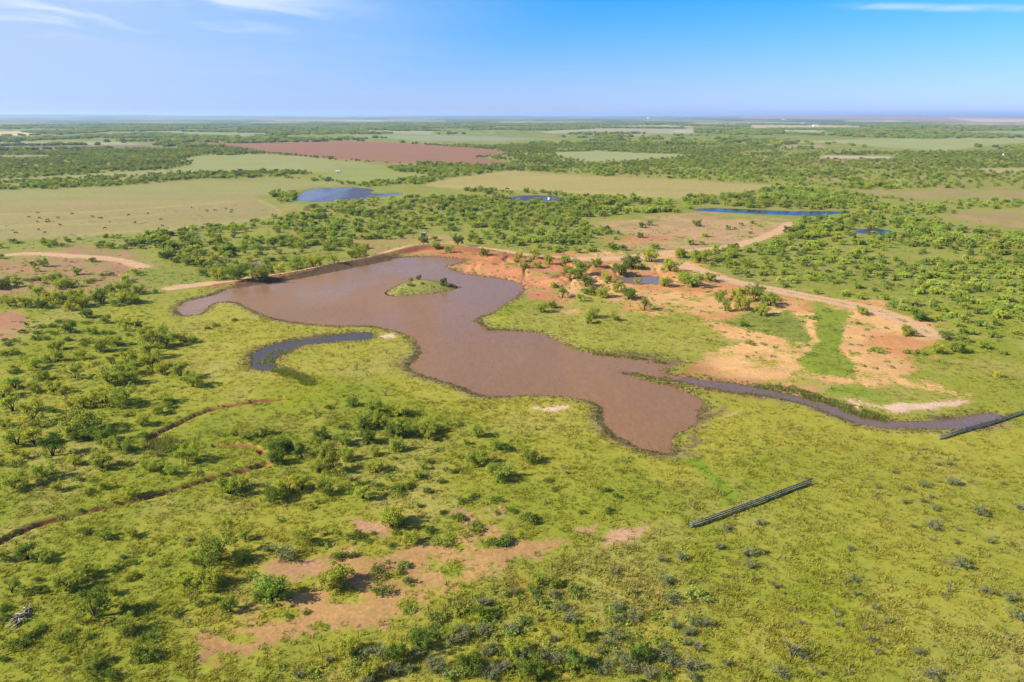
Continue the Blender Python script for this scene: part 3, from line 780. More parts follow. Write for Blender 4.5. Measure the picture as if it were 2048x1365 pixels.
LOG = [mesh('limbs', *make_dead(450 + i, 2.2, True), 'deadwood', smooth=True) for i in range(3)]

# ------------------------------------------------------------------ plants picked out from the photograph
TREES_PX, SHRUBS_PX, BRUSH_PX, DEAD_PX = [], [], [], []
def add(dst, ox, oy, s, items, tone=None):
    for it in items:
        dst.append((ox + it[0] / s, oy + it[1] / s, it[2] / s, it[3] if len(it) > 3 else tone))
Z = 2048 / 480.0; Y = 2048 / 700.0
add(TREES_PX, 0, 540, Z, [(50,150,90),(260,170,50),(340,225,110),(520,160,120),(620,150,110),(450,295,150),(560,285,120),(660,262,140),(700,315,170),(860,285,160),(230,325,130),(360,335,110),(90,315,130),(20,285,100),(590,352,100),(950,192,90),(1050,205,120),(1190,213,110),(1330,207,50),(990,315,90),(1050,295,150),(1150,295,100),(740,412,120),(910,458,100),(1070,515,140),(1180,505,80),(785,545,100),(230,495,50),(600,535,140),(1240,595,150),(1290,675,190),(1420,645,150),(1540,605,110),(1400,565,130),(1650,615,80),(940,632,100),(1000,645,110),(860,695,130),(500,675,100),(690,755,100),(490,775,140),(430,695,80),(310,835,150),(220,792,80),(400,785,80),(1090,805,170),(1090,895,180),(1300,745,170),(1290,835,180),(1380,885,130),(950,795,90),(640,915,180),(930,975,210),(1110,965,150),(1550,915,170),(1650,995,150),(370,935,120)])
add(TREES_PX, 0, 760, Z, [(30,145,180),(130,70,150),(290,105,150),(470,105,150),(120,265,200),(270,362,230),(560,165,130),(640,235,150),(770,215,170),(890,205,230),(1060,210,200),(1420,195,120),(1440,238,80),(1340,288,100),(1210,385,130),(710,440,330),(650,510,160),(745,500,170),(900,525,180),(150,548,190),(310,545,200),(440,648,235),(630,720,120),(870,745,190),(380,838,200),(1050,608,150),(930,598,140),(1280,775,150),(1600,690,180),(120,928,190),(490,945,100),(1120,988,130),(210,672,80),(890,925,90),(1460,805,110),(300,405,90),(40,400,130)])
add(TREES_PX, 400, 760, Z, [(1490,285,170),(1400,405,200),(1530,390,160),(1430,535,170),(1700,475,190),(1900,465,150),(1310,222,100),(860,645,150),(1030,495,140),(1060,630,180),(1220,545,150),(1260,668,130),(980,565,120),(1120,785,200),(1000,755,150),(750,955,200),(880,925,170),(1060,965,190),(640,1015,170),(250,965,210),(390,905,100),(1490,775,130),(1680,595,130),(1490,635,90),(1860,835,60),(1930,705,70),(1400,1000,180),(390,495,90),(480,485,80),(550,465,60),(615,455,70),(285,465,90),(1700,300,150)])
add(TREES_PX, 400, 760, Z, [(650,605,180),(660,700,160),(745,595,120)], 'dark')
add(TREES_PX, 780, 800, Z, [(80,305,200),(430,263,90),(280,285,140),(330,335,120),(905,413,110),(1000,423,90),(740,545,170),(930,662,200),(1215,522,140),(650,373,70),(285,583,70),(230,655,70),(750,305,120),(55,435,80),(50,1030,180)])
add(TREES_PX, 0, 1015, Y, [(20,305,90),(170,295,140),(610,178,80),(770,168,80),(1270,305,190),(1150,335,90),(1440,185,80),(1430,305,80),(1780,205,120),(1080,455,100),(1230,455,170),(400,465,150),(520,395,100),(70,495,110),(550,635,210),(740,725,150),(1600,545,220),(1350,605,100),(1940,465,170),(1520,545,90),(560,925,110),(270,315,40),(660,505,70)])
add(TREES_PX, 680, 1015, Y, [(300,112,150),(410,203,95),(5,440,160),(60,855,120),(1160,445,90),(1400,765,100),(640,755,90),(1260,455,80),(1030,860,110),(180,980,130)], 'bright')
add(TREES_PX, 680, 1015, Y, [(480,830,130),(760,950,150),(1380,960,140),(330,900,140),(1120,980,150),(1740,900,130)], 'dark')
add(TREES_PX, 1348, 450, Y, [(400,505,110),(300,505,80),(510,532,85),(380,445,110),(470,440,110),(560,475,100),(270,443,90),(110,365,110),(60,330,80),(210,332,80),(1100,527,75),(1370,648,80),(1590,672,85),(1540,752,70),(1645,742,95),(1890,892,50),(400,597,60),(640,365,50),(830,405,40),(340,180,70),(150,215,110),(40,190,70)])
add(TREES_PX, 680, 450, Y, [(70,190,80),(130,192,110),(490,125,60),(560,142,60),(690,132,70),(840,182,60),(640,162,60),(1040,232,70),(1130,222,80),(1080,278,70),(1150,278,60),(1220,257,70),(1320,240,70),(1330,302,60),(1400,312,110),(1370,340,90),(1440,362,95),(1500,272,80),(1560,347,80),(1625,390,90),(1710,268,120),(1640,298,100),(1300,425,85),(1250,367,45),(1430,402,60),(1540,422,100),(1480,410,80),(1240,482,60),(1180,507,70),(1410,447,60),(1690,435,100),(1480,543,80),(1450,577,70),(1610,562,60),(1780,502,90),(1900,362,80),(1740,347,50),(1820,212,100),(1930,275,110),(1990,192,70),(2010,342,90)])
add(TREES_PX, 0, 450, Y, [(1400,335,120),(1640,282,80),(1755,255,90),(1840,250,100),(1960,243,60),(1280,320,100),(1200,300,90)])
add(TREES_PX, 0, 450, Y, [(1525,335,115)], 'olive')
add(SHRUBS_PX, 0, 540, Z, [(380,125,60),(580,95,70),(780,95,80),(870,45,70),(930,45,70),(1100,112,90),(60,95,90),(140,95,90),(240,95,90),(320,90,90),(210,535,90),(330,545,80),(340,495,90),(450,490,100),(500,455,80),(590,455,80),(120,615,80),(310,600,100),(400,598,80),(580,603,80),(740,612,90),(730,638,100),(940,545,80),(880,550,80),(40,605,60),(70,725,90),(140,720,80),(60,645,80),(210,645,40),(820,805,60),(980,825,60),(980,738,50),(890,865,100),(130,875,110),(100,832,50),(1070,693,80),(1100,563,60),(470,553,70),(420,533,50),(730,463,80),(1850,485,80),(2000,435,60),(1770,505,60),(450,660,60)])
add(SHRUBS_PX, 0, 760, Z, [(1090,303,80),(540,295,100),(430,272,100),(120,725,120),(10,725,80),(680,855,90),(810,863,70),(770,963,90),(1420,785,100),(1240,485,110),(10,885,50),(1080,393,90),(130,623,70),(1490,645,80)], 'dark')
add(SHRUBS_PX, 400, 760, Z, [(1230,402,110),(1110,243,90),(1650,672,60),(1530,903,80),(1690,930,110),(1780,915,90),(1940,948,80),(1370,893,110),(1640,295,100),(1760,300,90)], 'dark')
add(SHRUBS_PX, 780, 800, Z, [(80,790,110),(160,750,100),(320,783,90),(640,875,90),(710,830,90),(910,863,110),(1190,1015,130),(580,1003,110),(1820,783,70),(1860,780,70),(1350,693,80),(1400,763,70),(1860,953,90),(1930,833,70),(430,703,80),(450,963,70),(1040,953,80),(910,963,60),(1510,623,50),(250,903,80),(1640,963,70),(540,613,90),(740,233,50),(570,213,80)], 'dark')
add(SHRUBS_PX, 0, 1015, Y, [(230,425,70),(220,493,90),(500,145,80),(680,345,100),(770,323,60),(770,415,80),(1030,615,90),(1180,555,80),(1240,543,60),(1970,295,80),(30,593,70),(10,663,80),(130,795,150),(210,735,100),(400,755,100),(530,755,70),(800,865,130),(890,870,120),(890,755,120),(370,893,50),(560,985,110),(650,990,110),(1300,470,80),(970,333,50),(870,273,40),(1680,645,50),(1790,613,50),(10,895,60)], 'dark')
add(SHRUBS_PX, 680, 1015, Y, [(80,188,120),(190,153,40),(330,153,50),(530,138,80),(690,68,90),(780,133,120),(910,215,110),(980,200,100),(240,373,130),(240,483,130),(410,435,80),(1110,78,110),(310,228,50),(20,293,80),(80,285,60),(360,383,50),(150,203,60),(980,513,50),(830,635,130),(900,630,110),(460,750,120),(560,745,120)], 'dark')
add(SHRUBS_PX, 680, 1015, Y, [(580,213,120),(370,343,90),(400,595,80),(1360,500,110),(700,600,110),(600,640,90)], 'pale')
add(SHRUBS_PX, 1348, 450, Y, [(1180,742,90),(1380,752,80),(1440,755,80),(810,552,60),(440,702,60),(1560,805,60),(200,680,40),(520,705,40),(1240,607,30),(1080,583,40),(600,440,50)], 'pale')
add(BRUSH_PX, 680, 1015, Y, [(830,735,150),(210,870,170),(1000,725,130),(1250,525,110),(1600,765,150),(1550,800,110),(1720,655,130),(1250,905,130),(1330,900,130),(1910,445,120),(1600,385,100),(1720,505,80),(1950,705,100),(2030,745,110),(1880,315,90),(1160,665,60),(950,950,150),(1450,920,130),(1530,975,120),(1690,955,140),(1800,985,150),(1950,925,150),(620,985,130),(300,965,150),(850,865,130),(530,905,130),(1640,890,120),(1890,830,110)])
add(BRUSH_PX, 1348, 1015, Y, [(40,305,110),(190,690,120),(110,690,90),(80,745,90),(1510,125,120),(1690,350,150),(1650,213,60),(1800,45,110),(430,285,110),(510,273,80),(1030,253,80),(1050,433,90),(1170,593,80),(760,885,90),(590,473,60),(1150,783,80),(1820,505,110),(2010,655,130),(1960,545,110),(620,985,130),(850,973,60),(100,945,150),(300,923,80),(1500,995,150),(1420,855,80),(260,243,90),(740,683,60),(440,353,100),(1060,513,60),(700,850,110),(960,690,60)])
add(BRUSH_PX, 1348, 750, Y, [(1630,642,120),(1460,653,80),(1350,668,50),(1190,668,50),(1290,578,50),(1350,753,60),(1450,743,60),(1530,793,70),(1500,718,60),(1780,813,130),(1930,638,50),(1390,893,50),(2020,783,80),(500,880,90),(300,905,80),(1660,913,50),(1850,983,60),(1540,527,50),(1610,525,50)])
add(BRUSH_PX, 0, 1015, Y, [(1660,293,180),(1560,255,80),(1100,192,50),(720,290,60)])
add(BRUSH_PX, 0, 760, Z, [(1350,645,90)])
add(BRUSH_PX, 400, 760, Z, [(1290,850,110),(620,690,130)])
add(DEAD_PX, 400, 760, Z, [(1350,152,30),(1580,133,70),(1152,325,45),(985,292,60),(1240,293,40),(160,472,40)])
add(DEAD_PX, 780, 800, Z, [(1250,252,60),(780,72,40),(850,72,50),(1580,413,40),(1525,332,50)])
add(DEAD_PX, 480, 640, 2.66, [(780,178,30),(620,262,40),(540,192,20),(495,190,18),(800,250,24)])
add(DEAD_PX, 1348, 1015, Y, [(690,865,110),(950,645,60),(1230,682,50),(1110,720,40),(1600,500,60),(590,475,50),(1180,860,60)])
add(DEAD_PX, 0, 540, Z, [(1250,495,40)])
rq = np.random.default_rng(4242)
for _ in range(70):
    bx, by = rq.uniform(480, 1400), rq.uniform(1170, 1372)
    if by > 1350 - (bx - 520) * .36 and by > 1150:
        (BRUSH_PX if rq.random() < .62 else SHRUBS_PX).append((bx, by, rq.uniform(26, 52), 'pale'))
LOGS_PX = [(1348+1670/Y,1015+345/Y,40),(1348+1050/Y,1015+435/Y,36),(1348+300/Y,750+895/Y,30),(1348+590/Y,750+915/Y,10),(1348+1480/Y,1015+180/Y,18),(1348+1560/Y,1015+495/Y,30),(1348+840/Y,1015+955/Y,24),(272,955,20),(1348+1545/Y,750+885/Y,30)]

TONES = {None: (1, 1, 1), 'dark': (.52, .60, .62), 'bright': (1.22, 1.12, .95), 'olive': (1.0, .85, 1.2), 'pale': (.95, .95, 1.25)}
MARKS = [(560,930,'by the thicket end of the long gully'),(60,1075,'beside the wide red mouth of the long gully'),(300,985,'beside the middle of the long red gully'),(420,815,'above the short red gully'),(320,900,'by the reedy end of the short gully'),(130,860,'in the dense grove behind the short gully'),(150,710,'in the scattered scrub near the bare tan patch'),(30,640,'beside the bare tan patch'),(310,680,'in the cluster near the backwater bend'),(200,605,'in the belt below the shrub-dotted red ground'),(120,540,'on the shrub-dotted red ground'),(380,520,'in the brush behind the dam end'),(500,555,'on the earth dam by the pond'),(700,505,'where the dam meets the red bank'),(870,490,'on the red bluff over the pond'),(1080,530,'on the eroded red bank'),(1280,560,'around the small muddy pool'),(1320,620,'on the slope below the small muddy pool'),(1500,610,'on the sand beside the green tongue'),(1820,680,'on the sand inside the track bend'),(1970,750,'on the turf beyond the creek'),(790,840,'in the thicket facing the pond'),(690,910,'in the thicket between gully and pond'),(1000,930,'on the open turf below the pond'),(830,1020,'around the upper rim of the bare clearing'),(720,1150,'inside the bare tan clearing'),(850,1280,'in the thicket beside the wire fence'),(1250,1180,'in the brushy grass past the wire fence'),(1680,1130,'on the open turf past the rail fence'),(1900,1000,'on the turf between the two rail fences'),(1500,1330,'in the weedy turf past the wire fence'),(200,1130,'on the slope below the long gully'),(60,1250,'near the heap of dead branches'),(300,1310,'on the shrubby slope near the branch heap'),(500,1180,'at the grassy end of the bare clearing'),(1130,1080,'between the clearing and the small bare patches'),(1960,1180,'in the brushy turf beyond the rail fences'),(1150,1310,'in the grey thicket past the wire fence')]
def zone(px, py):
    return min(MARKS, key=lambda m: ((m[0] - px) * .7) ** 2 + ((m[1] - py) * 1.6) ** 2)[2]
SHAPE = ['rounded', 'low spreading', 'tall upright', 'bushy', 'dense', 'flat-topped', 'narrow']
def tonejit(rg, t, a=.16):
    c = np.array(TONES[t]) * (1 + rg.normal() * a * .6)
    return (c[0] * (1 + rg.normal() * .07), c[1], c[2], 1)
rg = np.random.default_rng(42)
def place(px, py, wpx):
    x, y = W(px, py); z = float(gz(x, y)[0])
    dep = y * CP + H * SP
    return x, y, z, wpx * dep / F
def size_word(w): return 'small' if w < 3.2 else 'mid-size' if w < 5.0 else 'large'
tree_xy = []
def put_tree(px, py, wpx, tone, lab=None):
    if tone is None: tone = (None, None, None, None, 'dark', 'bright', 'bright', 'bright')[int(rg.integers(8))]
    x, y, z, w = place(px, py, wpx)
    w = min(max(w, 1.6), 9.5)
    i = int(rg.integers(len(TREE))); tm, cm = TREE[i]
    s = w / 4.7; hs = s * (.95 + .3 * rg.random()) * (1.12 if w < 3 else 1)
    t = bpy.data.objects.new('mesquite_tree', None); COL.objects.link(t)
    t.location = (x, y, z); t.rotation_euler = (0, 0, rg.random() * PI2); t.scale = (s * (.9 + .2 * rg.random()), s, hs)
    t.empty_display_size = .5
    link('trunk', tm, t); c = link('crown', cm, t); c.color = tonejit(rg, tone)
    hue = {'dark': 'dark green', 'bright': 'bright yellow-green', 'olive': 'dull olive'}.get(tone, 'green')
    tag(t, lab or f'{size_word(w)} {SHAPE[i]} {hue} mesquite {zone(px, py)}', 'tree', 'mesquites ' + zone(px, py))
    tree_xy.append((x, y, w))
    return t
def put_shrub(px, py, wpx, tone, lab=None):
    x, y, z, w = place(px, py, wpx); w = min(max(w, .8), 5.5)
    i = int(rg.integers(len(SHRUB))); sm_, fm_ = SHRUB[i]; shp = ('round', 'sprawling', 'lopsided', 'compact', 'ragged', 'domed')[i]
    s = w / 2.6
    t = bpy.data.objects.new('shrub', None); COL.objects.link(t)
    t.location = (x, y, z); t.rotation_euler = (0, 0, rg.random() * PI2); t.scale = (s, s * (.8 + .3 * rg.random()), s ** .75 * (.85 + .35 * rg.random()))
    link('stem', sm_, t); c = link('foliage', fm_, t); c.color = tonejit(rg, tone or 'dark')
    hue = {'dark': 'dark green', 'pale': 'pale grey-green'}.get(tone, 'grey-green')
    big = 'large' if w > 3 else 'low' if w > 1.9 else 'tiny'
    tag(t, lab or f'{big} {shp} {hue} shrub {zone(px, py)}', 'shrub', 'shrubs ' + zone(px, py))
def put_brush(px, py, wpx, tone):
    x, y, z, w = place(px, py, wpx); w = min(max(w, .9), 5.0)
    i = int(rg.integers(len(BRUSH))); tm, fm_ = BRUSH[i]; s = w / 2.8
    t = bpy.data.objects.new('brush', None); COL.objects.link(t)
    t.location = (x, y, z); t.rotation_euler = (0, 0, rg.random() * PI2); t.scale = (s, s, s ** .8)
    link('twigs', tm, t); c = link('foliage', fm_, t); c.color = (.80, .80, 1.7, 1)
    zn = zone(px, py)
    form = ('bare', 'leafy-tipped', 'thin', 'thick', 'tangled')[i]
    tag(t, f'{"spreading" if w > 3 else "small"} {form} grey twiggy brush {zn}', 'brush', 'grey brush ' + zn)
def put_dead(px, py, wpx, tone):
    x, y, z, w = place(px, py, wpx); s = max(min(w / 2.2, 1.5), .45)
    t = link('dead_tree', DEAD[int(rg.integers(4))], None, (x, y, z), rg.random() * PI2, (s, s, s * 1.1))
    zn = 'on the yellow grass flat by the muddy pond' if py < 1000 else 'on the open turf near the rail fence'
    tag(t, f'bare leafless grey snag standing {zn}', 'dead tree', 'dead snags ' + zn)
for q in TREES_PX: put_tree(*q)
for q in SHRUBS_PX: put_shrub(*q)
for q in BRUSH_PX: put_brush(*q)
for q in DEAD_PX: put_dead(*q)
for px, py, w in LOGS_PX:
    x, y, z, ww = place(px, py, w); s = max(ww / 2.8, .4)
    tag(link('fallen_branch', LOG[int(rg.integers(3))], None, (x, y, z), rg.random() * PI2, (s, s, s)), 'bleached fallen branch lying in the green grass', 'branch', 'fallen branches in the grass')
# island bushes
for k, (px, py, w, tn, lb) in enumerate([(822,566,12,None,'leafy bush beside the tallest bush on the pond island'),(838,563,13,'dark','tallest dark bush on the pond island'),(820,579,16,'pale','low grey-green bush on the open turf of the pond island'),(888,575,20,None,'wide green bush on the eroded tip of the pond island'),(846,577,10,'pale','small pale bush in the middle of the pond island'),(903,573,12,'dark','small dark bush at the waterline of the pond island')]):
    put_tree(px, py, w, tn, lb) if k in (0, 1, 3) else put_shrub(px, py, w, tn, lb)

# ------------------------------------------------------------------ scattered cover (uncountable)
def proto_coll(name, meshes):
    c = bpy.data.collections.new(name)
    for i, me in enumerate(meshes):
        c.objects.link(bpy.data.objects.new(f'{name}_{i:02d}', me))
    return c
def scatter(name, pos, rot, scl, idx, tint, coll, label, cat=None):
    me = bpy.data.meshes.new(name); n = len(pos)
    me.vertices.add(n); me.vertices.foreach_set('co', np.asarray(pos, np.float32).ravel())
    def at(nm, ty, key, arr): me.attributes.new(nm, ty, 'POINT').data.foreach_set(key, np.asarray(arr).ravel())
    at('rot', 'FLOAT_VECTOR', 'vector', np.asarray(rot, np.float32)); at('scl', 'FLOAT_VECTOR', 'vector', np.asarray(scl, np.float32))
    at('idx', 'INT', 'value', np.asarray(idx, np.int32))
    at('tint', 'FLOAT_COLOR', 'color', np.hstack([tint, np.ones((n, 1))]).astype(np.float32))
    o = link(name, me)
    g = bpy.data.node_groups.new(name, 'GeometryNodeTree')
    g.interface.new_socket('Geometry', in_out='INPUT', socket_type='NodeSocketGeometry')
    g.interface.new_socket('Geometry', in_out='OUTPUT', socket_type='NodeSocketGeometry')
    N, L = g.nodes.new, g.links.new
    gi, go = N('NodeGroupInput'), N('NodeGroupOutput')
    ip, ci = N('GeometryNodeInstanceOnPoints'), N('GeometryNodeCollectionInfo')
    ci.inputs['Collection'].default_value = coll
    ci.inputs['Separate Children'].default_value = True; ci.inputs['Reset Children'].default_value = True
    def na(nm, ty):
        a = N('GeometryNodeInputNamedAttribute'); a.data_type = ty; a.inputs['Name'].default_value = nm
        return [q for q in a.outputs if q.enabled and q.name == 'Attribute'][0]
    L(gi.outputs[0], ip.inputs['Points']); L(ci.outputs[0], ip.inputs['Instance'])
    ip.inputs['Pick Instance'].default_value = True
    L(na('idx', 'INT'), ip.inputs['Instance Index']); L(na('rot', 'FLOAT_VECTOR'), ip.inputs['Rotation']); L(na('scl', 'FLOAT_VECTOR'), ip.inputs['Scale'])
    L(ip.outputs[0], go.inputs[0])
    o.modifiers.new('scatter', 'NODES').node_group = g
    tag(o, label, cat, None, 'stuff')
    return o

# cover of trees beyond the picked ones: outline in pixels, share of ground under crowns
WOODS = [
 ([(-300,488),(0,486),(330,466),(560,433),(640,412),(800,396),(840,470),(700,482),(700,514),(600,540),(480,556),(330,522),(290,500),(0,500),(-300,505)], .52),
 ([(560,433),(640,412),(800,396),(1000,394),(1200,400),(1400,404),(1350,426),(1150,442),(1240,468),(1150,478),(1000,472),(840,462),(700,470),(560,450)], .60),
 ([(900,480),(1100,478),(1230,492),(1250,502),(1100,505),(1000,495)], .35),
 ([(1600,440),(1720,434),(1850,445),(2048,470),(2300,480),(2300,560),(2048,560),(1900,520),(1700,490),(1560,480)], .72),
 ([(1540,480),(1700,485),(1900,520),(2048,560),(2300,560),(2300,760),(2048,740),(1960,700),(1880,668),(1800,630),(1700,598),(1550,568),(1430,540),(1360,520),(1400,507),(1500,496)], .50),
 ([(1850,540),(2048,540),(2300,540),(2300,720),(2048,690),(1900,620)], .62),
 ([(1880,680),(1960,700),(2300,760),(2300,800),(2048,790),(1950,760)], .10),
 ([(1330,402),(1480,386),(1560,375),(1690,385),(1740,411),(1640,418),(1500,415),(1420,414),(1380,425),(1340,415)], .85),
 ([(1740,411),(1690,385),(1850,402),(2300,400),(2300,414),(2048,412),(1850,430),(1720,432),(1660,436)], .38),
 ([(560,412),(560,400),(520,392),(540,385),(590,385),(600,395),(580,405)], .7),
 ([(905,378),(1020,382),(1125,388),(1225,397),(1330,399),(1345,404),(1200,405),(1150,404),(1140,396),(1090,390),(1040,391),(1000,394),(950,385)], .6),
 ([(860,327),(930,332),(1020,329),(1040,310),(1100,300),(1180,301),(1110,308),(1120,318),(1170,325),(1310,322),(1410,312),(1500,306),(2300,300),(2300,378),(1900,376),(1700,378),(1560,369),(1450,364),(1380,358),(1230,352),(1124,347),(1022,341),(960,348),(900,357),(850,357),(790,343),(770,334)], .62),
 ([(-300,302),(0,300),(170,298),(335,298),(480,296),(535,307),(420,310),(350,318),(385,324),(385,332),(300,340),(130,350),(0,358),(-300,365)], .85),
 ([(-300,376),(0,364),(200,357),(350,349),(560,345),(660,345),(560,352),(350,362),(200,373),(90,379),(0,381),(-300,392)], .85),
 ([(690,368),(714,367),(800,360),(850,360),(900,357),(860,366),(780,371),(740,375)], .6),
 ([(560,357),(640,357),(680,362),(700,368),(640,368),(600,362)], .35),
 ([(-200,505),(290,520),(300,575),(-200,590)], .07),
 ([(700,512),(790,497),(850,488),(1000,500),(1000,490),(850,470),(700,485)], .06),
 ([(1140,450),(1590,446),(1500,486),(1250,502)], .045)]
CLEAR = [([(a - 0, b) for a, b in f[0]], f[2]) for f in FIELDS]
def wood_density(x, y):
    px, py = P(x, y); r = np.hypot(x, y)
    w1 = (fbm(x / 25, y / 25, 15, 3) - .5) * 2
    den = np.zeros(len(x))
    for poly, dn in WOODS:
        soft = 3.0 if dn < .5 else 1.2
        sc = np.clip((py - 233) / 250, .05, 1.5)
        a = sm(sdist(px + w1 * 10 * sc, py + w1 * 5 * sc, poly, 60), soft, -soft)
        den = np.maximum(den, a * dn)
    beyond = sm(py, 330, 300) * .60 * sm(fbm(x / 260, y / 420, 19, 4), .42, .56)
    den = np.maximum(den, beyond)
    den = den * (1 - .38 * sm(px, 1400, 1600) * sm(py, 378, 370))
    gaps = sm(fbm(x / 34, y / 34, 18, 4), .36, .56)
    den = den * (.30 + .85 * gaps)
    inf = np.zeros(len(x), bool)
    for poly, soft in CLEAR:
        inf |= sdist(px, py, poly, 30) < 0
    den = np.where(inf, 0.0, den)
    den[(px > 1020) & (px < 1120) & (py > 400) & (py < 405)] *= .4
    den[(px > 1640) & (px < 1790) & (py > 310) & (py < 319)] = 0
    for ln in (TRACK, TRACK2, TRACK3):
        den = np.where(ldist(x, y, ln, 8)[0] < 3.5, 0, den)
    return den
def wedge(n, r0, r1, rg, half=.80):
    r = np.sqrt(rg.random(n) * (r1 * r1 - r0 * r0) + r0 * r0); t = (rg.random(n) * 2 - 1) * half
    return r * np.sin(t), r * np.cos(t)
rs = np.random.default_rng(77)
far_meshes = []
for i in range(6):                                                 # single trees, lighter
    (tv, tf), (lv, lf) = make_mesquite(500 + i, 2.4, 3.1 + .2 * (i % 3), 5, 26, .21, .6)
    V, Fc = join([(tv, tf), (lv, lf)])
    far_meshes.append(mesh('wood_tree', V, Fc, ['bark', 'leaf_inst'], [0] * len(tf) + [1] * len(lf)))
for i in range(4):                                                 # groves for the far distance
    rg2 = np.random.default_rng(600 + i); cen, rad = [], []
    for k in range(16):
        az, q = rg2.random() * 6.28, 5.5 * math.sqrt(rg2.random()); hh = 2.2 + 2.2 * rg2.random()
        for m in range(3):
            cen.append(np.array([math.cos(az) * q, math.sin(az) * q, hh * (.4 + .25 * m)]) + rg2.normal(size=3) * .6); rad.append(1.3)
    V, Fc = leaves(cen, rad, 2.2, .9, rg2)
    far_meshes.append(mesh('wood_grove', V, Fc, 'leaf_inst'))
wood_coll = proto_coll('wood_proto', far_meshes)
def build_woods():
    X, Yy, S, I, T = [], [], [], [], []
    for r0, r1, unit, n in ((165, 700, 15.0, 0), (700, 1500, 22.0, 0), (1500, 5200, 120.0, 1)):
        area = .80 * (r1 * r1 - r0 * r0)
        cnt = int(area / unit)
        x, y = wedge(cnt, r0, r1, rs)
        den = wood_density(x, y)
        k = rs.random(cnt) < den * (1.0 if n == 0 else 1.0)
        x, y = x[k], y[k]
        z, wet, gul, gs = terrain(x, y)
        k = wet > .8; x, y = x[k], y[k]
        m = len(x)
        if n == 0:
            px, py = P(x, y)
            tall = 1 + .35 * sm(fbm(x / 80, y / 80, 33, 2), .5, .7)
            s = (.50 + .50 * rs.random(m)) * tall; idx = rs.integers(0, 6, m)
            s = np.where(py > 505, s * .82, s)
        else: s = .8 + .5 * rs.random(m); idx = rs.integers(6, 10, m)
        X.append(x); Yy.append(y); S.append(s); I.append(idx)
    x, y, s, idx = map(np.concatenate, (X, Yy, S, I))
    # keep clear of the trees that are built one by one
    txy = np.array(tree_xy)
    near = np.hypot(x, y) < 420
    keep = np.ones(len(x), bool)
    for tx, ty, tw in txy:
        keep &= ~(near & ((x - tx) ** 2 + (y - ty) ** 2 < (tw * .35 + .8) ** 2))
    x, y, s, idx = x[keep], y[keep], s[keep], idx[keep]
    z = terrain(x, y)[0]; m = len(x)
    br = (.88 + .55 * fbm(x / 50, y / 50, 36, 3)) * np.clip(1 + rs.normal(size=m) * .14, .7, 1.3)
    tint = np.stack([br * (1 + rs.normal(size=m) * .08), br, br * (1.0 + rs.normal(size=m) * .15)], 1)
    tint *= (1 - .16 * sm(np.hypot(x, y), 600, 1000))[:, None]
    dk = rs.random(m) < .16; tint[dk] *= np.array([.52, .62, .75])
    return x, y, z, s, idx, tint
wx, wy, wz, ws, widx, wtint = build_woods()
# the largest of them as trees of their own, the rest as one wood
n_ind = max(0, 300 - len(tree_xy))
order = np.argsort(-(ws / np.hypot(wx, wy)) * (widx < 6))
pick = order[:n_ind]; rest = order[n_ind:]
for j in pick:
    px, py = P(wx[j:j+1], wy[j:j+1]); px, py = float(px[0]), float(py[0])
    if px < -5 or px > 2053: continue
    i = int(rs.integers(len(TREE))); tm, cm = TREE[i]; s = float(ws[j])
    t = bpy.data.objects.new('mesquite_tree', None); COL.objects.link(t)
    t.location = (wx[j], wy[j], wz[j]); t.rotation_euler = (0, 0, rs.random() * PI2); t.scale = (s, s, s)
    link('trunk', tm, t); c = link('crown', cm, t); c.color = tuple(np.minimum(wtint[j] * .9, 1.15)) + (1,)
    zn = 'in the brush beyond the sandy dirt track' if px > 1100 else 'in the brush between the earth dam and the cattle pasture'
    tag(t, f'{size_word(s * 5)} {SHAPE[i]} green mesquite {zn}', 'tree', 'mesquite trees ' + zn)
m = len(rest)
scatter('woodland', np.stack([wx, wy, wz], 1)[rest], np.stack([np.zeros(m), np.zeros(m), rs.random(m) * PI2], 1), np.stack([ws, ws, ws * (.85 + .3 * rs.random(len(ws)))], 1)[rest], widx[rest], wtint[rest], wood_coll, 'green mesquite woodland covering the plain beyond the pond', 'woodland')

